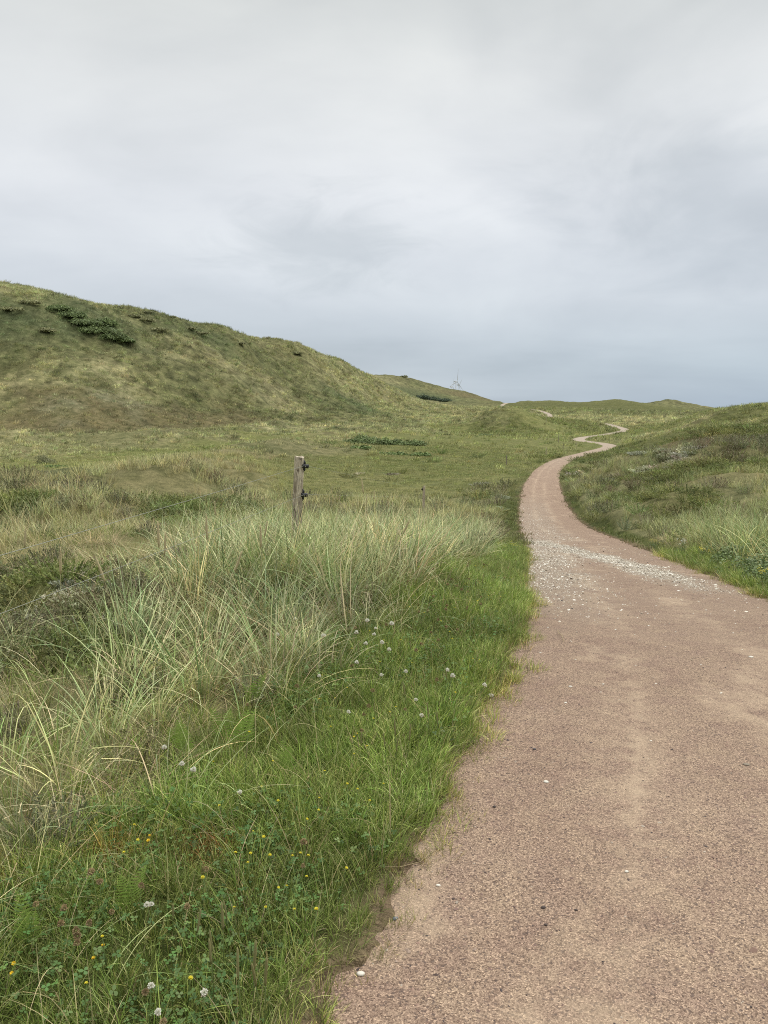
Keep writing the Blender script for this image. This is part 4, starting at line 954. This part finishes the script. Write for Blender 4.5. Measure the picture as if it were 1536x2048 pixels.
def shrub(px, py, w, h, cols, label, group=None, n=900, leaf=None, d=None, name='shrub', cat='shrub', at=None):
    p = hit(px, py)
    if at: x_ = (px - 768) / F * at; p = np.array((x_, at, float(H(np.array([x_]), np.array([at]))[0]))) 
    o = link(name, shrub_mesh(w, d or w * .7, h, leaf or h * .13, n, cols, px * 7 + py), None, tuple(p - np.array((0, 0, .05 * h))))
    tag(o, label, cat, group)
G1 = 'dark green bushes in the hollow of the large hill'
for px, py, w, h in [(225, 680, 9, 2.2), (196, 668, 11, 2.4), (242, 684, 7, 1.8), (168, 652, 10, 2.2), (148, 636, 9, 2.0), (118, 622, 8, 1.7), (208, 652, 8, 2.2)]:
    shrub(px, py, w, h, GREEN, 'dark green bush in the dense patch high on the large hill', G1, 3200, .24)
G2 = 'grey green bushes on the upper slope of the large hill'
for px, py, w, h in [(20, 622, 9, 1.1), (60, 607, 8, .9), (92, 664, 5, 1.0), (318, 662, 8, 1.0), (290, 642, 8, .9), (378, 658, 7, 1.0), (400, 668, 7, .9), (480, 688, 5, .8), (592, 708, 6, .9), (265, 634, 7, .8)]:
    shrub(px, py, w, h, GREYG, 'low grey green bush scattered on the upper slope of the large hill', G2, 1600, .2)
G3 = 'dark bushes on the skyline of the large hill'
for px, py, w, h in [(236, 616, 3.2, 0.62), (296, 626, 4.5, 0.68), (344, 635, 3, 0.62), (372, 641, 4.5, 0.68), (412, 650, 5, 0.62), (488, 665, 5, 0.74), (514, 671, 4.5, 0.81), (702, 730, 5, 0.81), (722, 741, 5, 0.93), (738, 750, 4, 0.74)]:
    shrub(px, py, w, h, DARK, 'small dark bush along the skyline ridge of the large hill', G3, 800, .16)
for px, py, w, h, lab in [(705, 887, 3.6, 1.0, 'leftmost clump of the long green thicket in the pasture'), (733, 886, 4.6, 1.5, 'tallest clump of the long green thicket in the pasture'), (765, 889, 4.4, 1.15, 'clump left of the middle of the long green thicket in the pasture'), (796, 890, 4.4, 1.0, 'clump right of the middle of the long green thicket in the pasture'), (830, 891, 4.6, .95, 'rightmost clump of the long green thicket in the pasture')]:
    shrub(px, py, w, h, GREEN, lab, 'long green thicket in the pasture', 1300, .15)
shrub(785, 910, 5, .5, BRIGHT, 'low bright green scrub just below the middle of the long thicket', None, 600, .14)
shrub(835, 911, 4, .45, BRIGHT, 'low bright green scrub below the end of the long thicket', None, 600, .14)
shrub(722, 897, 3.4, .5, BRIGHT, 'low bright green scrub below the tallest thicket clump', None, 500, .14)
shrub(88, 931, 1.7, 1.2, DARK, 'dark rounded bush standing alone in the green pasture at left', None, 1500, .07, at=92)
shrub(110, 942, 3.2, .35, BRIGHT, 'flat green patch of scrub beside the dark rounded bush', None, 500, .10, at=86)
shrub(8, 972, 2.0, .8, GREEN, 'leafy green bush cut by the left edge near the dune crest', None, 1300, .07, at=66)
shrub(45, 982, 2.2, .3, BRIGHT, 'flat leafy scrub beside the bush at the left edge', None, 500, .08, at=63)
for px, py, w, h in [(868, 801, 14, 3.5), (845, 796, 11, 3.0), (890, 803, 12, 2.6)]:
    shrub(px, py, w, h, [(.085, .12, .065), (.07, .10, .058)], 'dark scrub thicket at the foot of the second hill', 'scrub at the foot of the second hill', 900, .5)
shrub(808, 755, 9, 2.0, DARK, 'dark bush on the skyline of the second hill', None, 500, .45)
shrub(810, 842, 2.4, 1.0, DARK, 'small dark bush alone on the pale grass beyond the thicket', None, 500, .16)
shrub(970, 872, 4, .7, GREEN, 'small green bush in the pasture below the round mound', None, 500, .18)
for px, py, w, h in [(1500, 1150, .55, .34), (1462, 1128, .5, .32), (1530, 1165, .6, .4), (1430, 1112, .45, .26), (1525, 1120, .6, .45)]:
    shrub(px, py, w, h, [(.17, .23, .09), (.22, .27, .13), (.13, .19, .07)], 'leafy dark green herb under the marram at the right edge of the path', 'leafy herbs at the right path edge', 900, .024, cat='plant')  # leafy herbs, not shrubs, though their objects carry the name shrub

# ------------------------------------------------------------------ flowers, ferns, stalks
STEM = (.14, .20, .06)
def flower_proto(kind, seed):
    q = np.random.default_rng(seed); t = empty({'white': 'white_clover', 'brown': 'clover_seed_head', 'yellow': 'yellow_flower', 'trefoil': 'birdsfoot_trefoil'}[kind]); h = {'white': .15, 'brown': .13, 'yellow': .10, 'trefoil': .11}[kind]
    b = Bag(); bx, by = q.normal(0, .015, 2)
    b.tube([(0, 0, -.01), (bx * .4, by * .4, h * .5), (bx, by, h)], [.0013, .0012, .0010], STEM, 4); link('stem', b.mesh('stem', M_PLANT), t)
    b = Bag(); c0 = np.array((bx, by, h + .004))
    if kind in ('white', 'brown'):
        R = .0098 if kind == 'white' else .0095
        for i in range(38):
            zf = 1 - 1.75 * (i + .5) / 38; a = i * 2.39996; e = np.array((math.sqrt(1 - zf * zf) * math.cos(a), math.sqrt(1 - zf * zf) * math.sin(a), zf))
            if kind == 'white' and zf < -.55: e = e * .8
            p0, p1 = c0 + e * R * .35, c0 + e * R * q.uniform(.75, 1.25); u = np.cross(e, (0.3, .2, .9)); u /= np.linalg.norm(u) + 1e-9; v = np.cross(e, u)
            s = .0026; c = ((.80, .79, .70) if zf > -.3 else (.62, .52, .44)) if kind == 'white' else np.array([(.36, .28, .15), (.46, .36, .20), (.27, .20, .11)][q.integers(3)])
            b.add([p0, p0 + (p1 - p0) * .7 + u * s, p1, p0 + (p1 - p0) * .7 - u * s], [(0, 1, 2, 3)], c); b.add([p0, p0 + (p1 - p0) * .7 + v * s, p1, p0 + (p1 - p0) * .7 - v * s], [(0, 1, 2, 3)], c)
    else:
        npet = 5 if kind == 'trefoil' else 9; R = .0085 if kind == 'trefoil' else .0048
        for ring in range(2):
            for i in range(npet):
                a = 6.283 * i / npet + ring * .4; up = .3 + .7 * ring; d = np.array((math.cos(a), math.sin(a), up)); d /= np.linalg.norm(d); s_ = np.array((-math.sin(a), math.cos(a), 0)) * R * .42
                c = (.72, .50, .03) if kind == 'trefoil' else (.68, .60, .05)
                b.add([c0, c0 + d * R * .6 + s_, c0 + d * R, c0 + d * R * .6 - s_], [(0, 1, 2, 3)], c)
    link('flower_head' if kind != 'brown' else 'seed_head', b.mesh('flower_head', M_PLANT if kind != 'brown' else M_DRY), t)
    return t
def place_flowers(kind, spots, label, group, cat, h, sc=(.85, 1.2), var=3):
    pr = []
    for i, (x, y) in enumerate(spots):
        gz_ = float(H(np.array([x]), np.array([y]))[0])
        o = flower_proto(kind, 500 + len(kind) * 10 + i) if i < var else dup(pr[i % var])
        if i < var: pr.append(o)
        o.location = (x, y, gz_); o.rotation_euler = (random.gauss(0, .15), random.gauss(0, .15), random.uniform(0, 6.28)); o.scale = (random.uniform(*sc) * (np.interp(y, [2, 4], [.72, 1]) if kind == 'white' else 1),) * 3
        tag(o, label, cat, group)
def at(pts, up): return [tuple(hit(px, py, up)[:2]) for px, py in pts]
def verge_spots(n, r0, r1, d0, d1, seed):
    q = np.random.default_rng(seed); out = []
    while len(out) < n:
        y = math.exp(q.uniform(math.log(r0), math.log(r1))); i = int(np.argmin(abs(pY - y))); l = -(HW + q.uniform(d0, d1))
        x, yy = pX[i] + pN[i, 0] * l + q.normal(0, .05), y + pN[i, 1] * l
        if abs(math.atan2(x, yy)) < .5: out.append((x, yy))
    return out
W_ = [(333, 1500), (373, 1533), (379, 1568), (456, 1578), (302, 1791), (313, 1800), (402, 1978), (310, 1997), (423, 2037), (714, 1288), (740, 1283), (755, 1260), (762, 1268), (766, 1294), (757, 1313), (733, 1260), (719, 1297), (647, 1358), (768, 1355), (824, 1400), (882, 1372), (700, 1336), (812, 1338), (573, 1285), (890, 1352), (936, 1378), (650, 1300), (600, 1250), (690, 1420), (830, 1440), (365, 2031), (292, 1976)]
place_flowers('white', at(W_, .15), 'small white clover blossom on a thin stem in the verge grass', 'white clover blossoms in the left verge', 'flower', .15, (1.0, 1.5))
Y_ = [(272, 1670), (258, 1688), (247, 1711), (491, 1675), (495, 1725), (540, 1676), (212, 1882), (165, 1990), (370, 1960), (472, 1831), (585, 1832), (430, 1790), (437, 1748), (503, 1741), (550, 1718), (567, 1711), (595, 1745), (613, 1720), (675, 1747), (549, 1780), (560, 1800), (573, 1798), (626, 1866), (633, 1768), (700, 1480), (720, 1470), (740, 1500), (690, 1520), (650, 1560), (620, 1590), (700, 1590), (560, 1610), (520, 1590), (470, 1620), (600, 1650), (640, 1640)]
place_flowers('yellow', at(Y_, .10) + verge_spots(66, 2.2, 10, .2, 1.0, 5), 'tiny yellow flower head low in the verge grass', 'tiny yellow flowers in the left verge', 'flower', .10, (1.0, 1.5))
place_flowers('trefoil', at([(297, 1657), (313, 1657), (32, 1908), (40, 1904), (210, 1876), (215, 1890)], .11), 'bright yellow trefoil flower near the marram at the bottom corner', 'yellow trefoil flowers', 'flower', .11, (.7, .95), 2)
B_ = [(275, 1778), (150, 1830), (120, 1880), (130, 1895), (200, 1770), (220, 1840), (170, 1840), (90, 1800), (310, 2033), (160, 1842), (200, 1768), (400, 1760), (118, 1890), (215, 1745), (330, 1835), (320, 1960), (620, 1700), (610, 1716), (860, 1240), (870, 1200), (900, 1190), (920, 1180), (890, 1215), (930, 1215), (950, 1160), (960, 1190), (980, 1130), (990, 1100), (880, 1170), (940, 1140), (910, 1160), (850, 1290), (870, 1280), (840, 1310), (900, 1260)]
place_flowers('brown', at(B_, .13) + verge_spots(46, 2.6, 10, .3, 1.1, 6), 'dry brown clover seed head on a thin stem in the verge grass', 'brown clover seed heads in the left verge', 'seed head', .13, (.85, 1.25))

def fern(x, y, s, label, k):
    q = np.random.default_rng(700 + k); gz_ = float(H(np.array([x]), np.array([y]))[0]); t = empty('fern', (x, y, gz_), (0, 0, q.uniform(-.5, .5))); tag(t, label, 'fern', 'young ferns in the left verge')
    for j in range(3):
        a = q.uniform(-.9, .9) + (math.pi if j == 2 else 0); b = Bag(); L = s * q.uniform(.75, 1.1); pts = []
        for i in range(15):
            u = i / 14; th = .15 + .9 * u ** 1.6; pts.append(np.array((math.sin(a) * L * .45 * u ** 1.5, math.cos(a) * L * .12 * u, L * (u - .18 * u * u))))
        c = np.array((.28, .40, .09)) * q.uniform(.85, 1.1)
        for i in range(14): b.add([pts[i] + (-.001, 0, 0), pts[i] + (.001, 0, 0), pts[i + 1] + (.001, 0, 0), pts[i + 1] + (-.001, 0, 0)], [(0, 1, 2, 3)], c * .8)
        for i in range(3, 15):
            u = i / 14; l = L * .36 * (1 - u) ** .8 + .006
            for sg in (-1, 1):
                d = np.array((sg * math.cos(a * .5), sg * .25, .38)); d /= np.linalg.norm(d); dn = np.array((0, .0, 1.0)) * L * .017
                p = pts[i]; b.add([p - dn * .4, p + d * l * .5 - dn * 1.0, p + d * l, p + d * l * .5 + dn * 1.0, p + dn * .6], [(0, 1, 2, 3, 4)], c * q.uniform(.85, 1.15))
        link('frond', b.mesh('frond', M_PLANT), t)
for k, (px, py, s, lab) in enumerate([(55, 1900, .17, 'bright green young fern low in the bottom corner beside brown seed heads'), (258, 1830, .16, 'green fern frond near a pair of white clover blossoms'), (370, 1520, .2, 'bright green fern beside the white clover at the marram edge'), (345, 1500, .15, 'small bright fern just left of a bigger fern at the marram edge'), (480, 1510, .24, 'largest bright green fern between marram and verge'), (448, 1490, .2, 'bright fern close behind the largest fern'), (575, 1560, .17, 'single small fern alone in the middle of the green verge'), (300, 1640, .09, 'tiny bright fern sprig beside orange trefoil flowers'), (500, 1420, .2, 'fern at the foot of the tall marram behind the other ferns')]):
    p = hit(px, py); fern(p[0], p[1], s * 1.05, lab, k)

def stalk(x, y, h, lx, ly, label, k, group, spike=.14):
    q = np.random.default_rng(800 + k); gz_ = float(H(np.array([x]), np.array([y]))[0]); t = empty('marram_flower_stalk', (x, y, gz_)); tag(t, label, 'grass stalk', group)
    f = lambda u: Vector((lx * u ** 1.5, ly * u ** 1.5, h * u))
    b = Bag(); u1 = 1 - spike / h; b.tube([f(u1 * i / 6) for i in range(7)], [.0022, .002, .002, .0018, .0018, .0016, .0015], (.30, .28, .14), 5); link('stem', b.mesh('stem', M_DRY), t)
    b = Bag(); b.tube([f(u1 + (1 - u1) * i / 6) for i in range(7)], [.002, .0062, .0072, .007, .006, .0042, .001], (.50, .43, .25), 7)
    for _ in range(70):
        u = q.uniform(.02, .95); p = np.array(f(u1 + (1 - u1) * u)); a = q.uniform(0, 6.28); e = np.array((math.cos(a), math.sin(a), .9)); s = np.array((-math.sin(a), math.cos(a), 0)) * .0018
        b.add([p + e * .003 - s, p + e * .003 + s, p + e * .0105], [(0, 1, 2)], np.array((.54, .46, .28)) * q.uniform(.75, 1.15))
    link('flower_spike', b.mesh('flower_spike', M_DRY), t)
GS = 'marram flower stalks on the left'
for k, (px, py, h, lx, ly, lab) in enumerate([
    (770, 1190, .62, .20, 0, 'straw coloured marram spike leaning right in front of the arching tussock'), (262, 1370, .72, -.16, 0, 'thick pale marram spike leaning left above the heather'), (330, 1400, .95, .0, 0, 'upright thin marram spike above the heather cushion'), (128, 1420, .85, .03, 0, 'upright marram spike at the far left over the lichen'), (440, 1290, .62, .16, 0, 'slanting marram spike behind the heather'), (527, 1330, .85, .0, 0, 'tall straight straw spike in the middle of the marram'), (325, 1330, .8, .05, 0, 'thin spike rising beside the left heather cushion'),
    (960, 1075, .6, .16, 0, 'pale marram spike leaning right near the path at the crest of the grass'), (995, 1050, .6, .18, 0, 'rightmost pale marram spike at the crest of the grass'), (700, 1090, .75, .05, 0, 'thin spike standing above the marram crest')]):
    p = hit(px, py); stalk(p[0], p[1], h, lx, ly, lab, k, GS)
for k, (px, py, lx) in enumerate([(1365, 1075, .18), (1385, 1070, .2), (1345, 1068, .15), (1420, 1062, .22), (1405, 1055, .06), (1440, 1058, .12), (1500, 1030, .12), (1510, 1028, .14), (1530, 1045, -.25), (1300, 1045, .14), (1325, 1052, .12)]):
    p = hit(px, py); stalk(p[0], p[1], .72, lx, 0, 'pale marram spike over the dense grass on the right of the path', 40 + k, 'marram flower stalks right of the path', .2)

q_ = np.random.default_rng(31)
for k in range(14):
    y = q_.uniform(3.2, 11); i = int(np.argmin(abs(pY - y))); l = -HW - np.interp(y, [3, 6, 11], [1.2, 1.2, .9]) - q_.uniform(.2, 2.0)
    stalk(pX[i] + pN[i, 0] * l, y + pN[i, 1] * l, q_.uniform(.6, .9), q_.uniform(-.1, .22), q_.uniform(-.05, .05), 'thin straw coloured flower stalk scattered among the left marram grass', 60 + k, 'scattered stalks in the left marram', q_.uniform(.1, .16))

# plantain spikes in the verge
def plantain(x, y, k, first=[None]):
    gz_ = float(H(np.array([x]), np.array([y]))[0])
    if first[0] is None:
        t = empty('plantain_spike'); b = Bag(); b.tube([(0, 0, -.01), (.004, 0, .10), (.006, 0, .17)], [.0013, .0013, .0012], (.12, .16, .05), 4); link('stem', b.mesh('stem', M_PLANT), t)
        b = Bag(); b.tube([(.006, 0, .168), (.006, 0, .18), (.008, 0, .21), (.010, 0, .235), (.010, 0, .243)], [.0015, .0034, .0036, .003, .001], (.24, .23, .10), 6); link('seed_spike', b.mesh('seed_spike', M_DRY), t); first[0] = t
    else: t = dup(first[0])
    t.location = (x, y, gz_); t.rotation_euler = (random.gauss(0, .1), random.gauss(0, .1), random.uniform(0, 6)); t.scale = (random.uniform(.7, 1.15),) * 3
    tag(t, 'thin upright plantain seed spike standing in the verge grass', 'plantain', 'plantain seed spikes in the left verge')
for k, (x, y) in enumerate(at([(775, 1470), (785, 1475), (795, 1462), (810, 1470), (720, 1470), (880, 1430), (860, 1420), (425, 1870), (428, 1900), (445, 1850), (500, 1930), (525, 1950), (525, 1930), (375, 1840), (345, 1790), (465, 1790), (513, 1830), (482, 1960), (820, 1380), (900, 1340)], .2) + verge_spots(14, 2.2, 8, .3, .9, 9)): plantain(x, y, k)

# ragwort and white flowering herb right of the path
def herb(px, py, h, name, label, col, k):
    q = np.random.default_rng(900 + k); p = hit(px, py); t = empty(name, tuple(p)); tag(t, label, 'flowering plant')
    b = Bag(); b2 = Bag(); b3 = Bag()
    for _ in range(9):
        x, y = q.normal(0, .08, 2); hh = h * q.uniform(.7, 1.1); b.tube([(x * .4, y * .4, 0), (x * .8, y * .8, hh * .6), (x, y, hh)], .002, STEM, 4)
        for _ in range(7):
            c0 = np.array((x, y, hh)) + q.normal(0, .014, 3)
            for i in range(6):
                a = 1.047 * i; d = np.array((math.cos(a), math.sin(a), .25)) * .009; s_ = np.array((-math.sin(a), math.cos(a), 0)) * .0035; b2.add([c0, c0 + d * .6 + s_, c0 + d, c0 + d * .6 - s_], [(0, 1, 2, 3)], col)
        for _ in range(14):
            c0 = np.array((x, y, 0)) * q.uniform(.4, 1.3) + (0, 0, hh * q.uniform(.05, .85)); a = q.uniform(0, 6.28); d = np.array((math.cos(a), math.sin(a), q.uniform(-.2, .6))) * .035; s_ = np.array((-math.sin(a), math.cos(a), 0)) * .009
            b3.add([c0, c0 + d * .5 + s_, c0 + d, c0 + d * .5 - s_], [(0, 1, 2, 3)], np.array((.12, .18, .06)) * q.uniform(.8, 1.3))
    link('stems', b.mesh('stems', M_PLANT), t); link('blossoms', b2.mesh('blossoms', M_PLANT), t); link('leaves', b3.mesh('leaves', M_PLANT), t)
YEL, WHI = (.70, .58, .04), (.70, .70, .62)
herb(1305, 1098, .22, 'yellow_bedstraw', 'yellow flowering bedstraw left of the white herb on the right verge', (.50, .46, .06), 1)
herb(1405, 1124, .22, 'ragwort', 'yellow flowering plant just right of the white flowering herb at the path', YEL, 2)
herb(1368, 1112, .3, 'white_herb', 'small white flowering herb on the right verge', WHI, 3)
herb(1533, 1178, .25, 'ragwort', 'yellow flowering plant cut by the right edge beside the path', YEL, 4)
herb(1020, 1110, .22, 'yellow_bedstraw', 'yellow flowering bedstraw on the left verge by the crushed shell', (.50, .46, .06), 5)

# dead heather beside the wire
p = hit(345, 1130); t = empty('dead_heather', tuple(p)); tag(t, 'grey dead heather twigs lying bare among the marram', 'dead plant')
b = Bag(); q = np.random.default_rng(77)
for _ in range(70):
    a = q.uniform(0, 3.14); r = q.uniform(.08, .24); z = q.uniform(.02, .16); c = np.array((.19, .155, .13)) * q.uniform(.6, 1.3); x, y = q.normal(0, .07, 2)
    b.tube([(x - math.cos(a) * r * .5, y - math.sin(a) * .06, z * .5), (x, y, z + .03), (x + math.cos(a) * r * .6, y + math.sin(a) * .06, z * .7)], [.0035, .003, .0015], c, 4)
link('twigs', b.mesh('twigs', M_DRY), t)

# stones, shells and dry stalks lying on the path
M_PEB = plant_mat('pebble', False, 0, .7, .3)
def pebble(px, py, s, col, name, label, cat, flat=.55, group=None):
    p = hit(px, py); z = float(path_z(np.array([p[0]]), np.array([p[1]]))[0]); q = np.random.default_rng(px); b = Bag(); V = []; Fs = []
    for i in range(5):
        zf = math.cos(math.pi * i / 4); rr = max(math.sin(math.pi * i / 4), .08)
        for k in range(9): V.append((rr * s * math.cos(.698 * k) * q.uniform(.85, 1.12), rr * s * .68 * math.sin(.698 * k) * q.uniform(.85, 1.12), zf * s * flat))
    for i in range(4):
        for k in range(9): Fs.append((i * 9 + k, (i + 1) * 9 + k, (i + 1) * 9 + (k + 1) % 9, i * 9 + (k + 1) % 9))
    Fs += [tuple(range(9)), tuple(range(36, 45))[::-1]]
    b.add(V, Fs, col); tag(link(name, b.mesh(name, M_PEB), None, (p[0], p[1], z + s * flat * .45), (q.uniform(-.2, .2), q.uniform(-.2, .2), q.uniform(-.5, .5))), label, cat, group)
SHL = (.66, .63, .55)
pebble(980, 1391, .030, SHL, 'white_shell', 'largest white shell lying at the ragged left edge of the path', 'shell', .4)
pebble(722, 1973, .014, SHL, 'white_shell', 'white shell nearest the bottom of the path by its grass edge', 'shell', .4)
pebble(1091, 1607, .013, SHL, 'white_shell', 'single white shell out on the bare gravel left of the worn track', 'shell', .4)
pebble(1140, 1404, .012, SHL, 'white_shell', 'small white shell on the gravel above the lone white one', 'shell', .4)
pebble(876, 1819, .009, SHL, 'white_shell', 'small white shell lower on the path near the grass edge', 'shell', .4)
pebble(1251, 1795, .009, SHL, 'white_shell', 'small white shell on the lower gravel near the worn track', 'shell', .4)
pebble(1085, 1868, .0095, (.075, .058, .052), 'dark_stone', 'largest dark pebble on the lower part of the path', 'stone')
pebble(1090, 1905, .0065, (.085, .065, .058), 'dark_stone', 'dark pebble right below the largest dark one', 'stone')
pebble(1150, 1876, .006, (.085, .065, .058), 'dark_stone', 'dark pebble just right of the largest dark one', 'stone')
pebble(790, 1842, .010, (.17, .19, .21), 'grey_stone', 'blue grey pebble at the lower left edge of the path', 'stone')
pebble(1068, 1537, .008, (.09, .09, .10), 'dark_stone', 'slate dark pebble alone on the upper gravel', 'stone')
pebble(1490, 1572, .018, (.24, .20, .15), 'flat_stone', 'flat tan stone near the right side of the path', 'stone', .25)
pebble(1500, 1345, .018, SHL, 'white_shell', 'white shell far over on the right of the path', 'shell', .3)
pebble(988, 1657, .009, (.07, .055, .05), 'dark_stone', 'dark pebble beside the ragged grass edge', 'stone')
GW = 'white shell pieces around the shell strewn bend'
for px, py in [(1150, 1345), (1060, 1300), (1230, 1285), (1290, 1245), (1340, 1215), (1180, 1240), (1380, 1180), (1250, 1200), (1420, 1250), (1465, 1290), (1350, 1290), (1205, 1400), (1310, 1400), (1095, 1280), (1080, 1330), (1030, 1265), (1050, 1275), (1045, 1240), (1400, 1360), (1130, 1440), (1300, 1520), (1440, 1420)]:
    pebble(px, py, random.uniform(.006, .010), SHL, 'shell_piece', 'small white shell piece lying loose on the red gravel', 'shell', .35, GW)
def straw(pts, r, label, name='dry_stalk'):
    W3 = []
    for px, py, up in pts: p = hit(px, py); W3.append((p[0], p[1], max(float(path_z(np.array([p[0]]), np.array([p[1]]))[0]), p[2]) + up))
    b = Bag(); b.tube(W3, r, (.42, .34, .20), 5); tag(link(name, b.mesh(name, M_DRY)), label, 'dry stalk')
straw([(760, 1745, .02), (800, 1741, .012), (840, 1739, .008), (870, 1740, .006), (890, 1743, .004)], .0014, 'long dry straw stalk lying out from the grass onto the gravel')
straw([(1114, 1288, .01), (1117, 1296, .02), (1124, 1303, .02), (1126, 1311, .008)], .0022, 'short curled dry straw standing on the gravel below the shells')
straw([(985, 1384, .01), (1000, 1378, .012), (1025, 1375, .012), (1045, 1376, .008)], .0018, 'short dry straw beside the largest white shell')


scene.view_settings.view_transform = 'Standard'; scene.view_settings.look = 'None'
scene.view_settings.exposure = 0.14; scene.view_settings.gamma = 1
scene.render.resolution_x, scene.render.resolution_y = 768, 1024
scene.cycles.max_bounces = 6; scene.cycles.diffuse_bounces = 3; scene.cycles.transmission_bounces = 4
scene.cycles.use_denoising = False
scene.cycles.pixel_filter_type = 'BLACKMAN_HARRIS'; scene.cycles.filter_width = 1.05
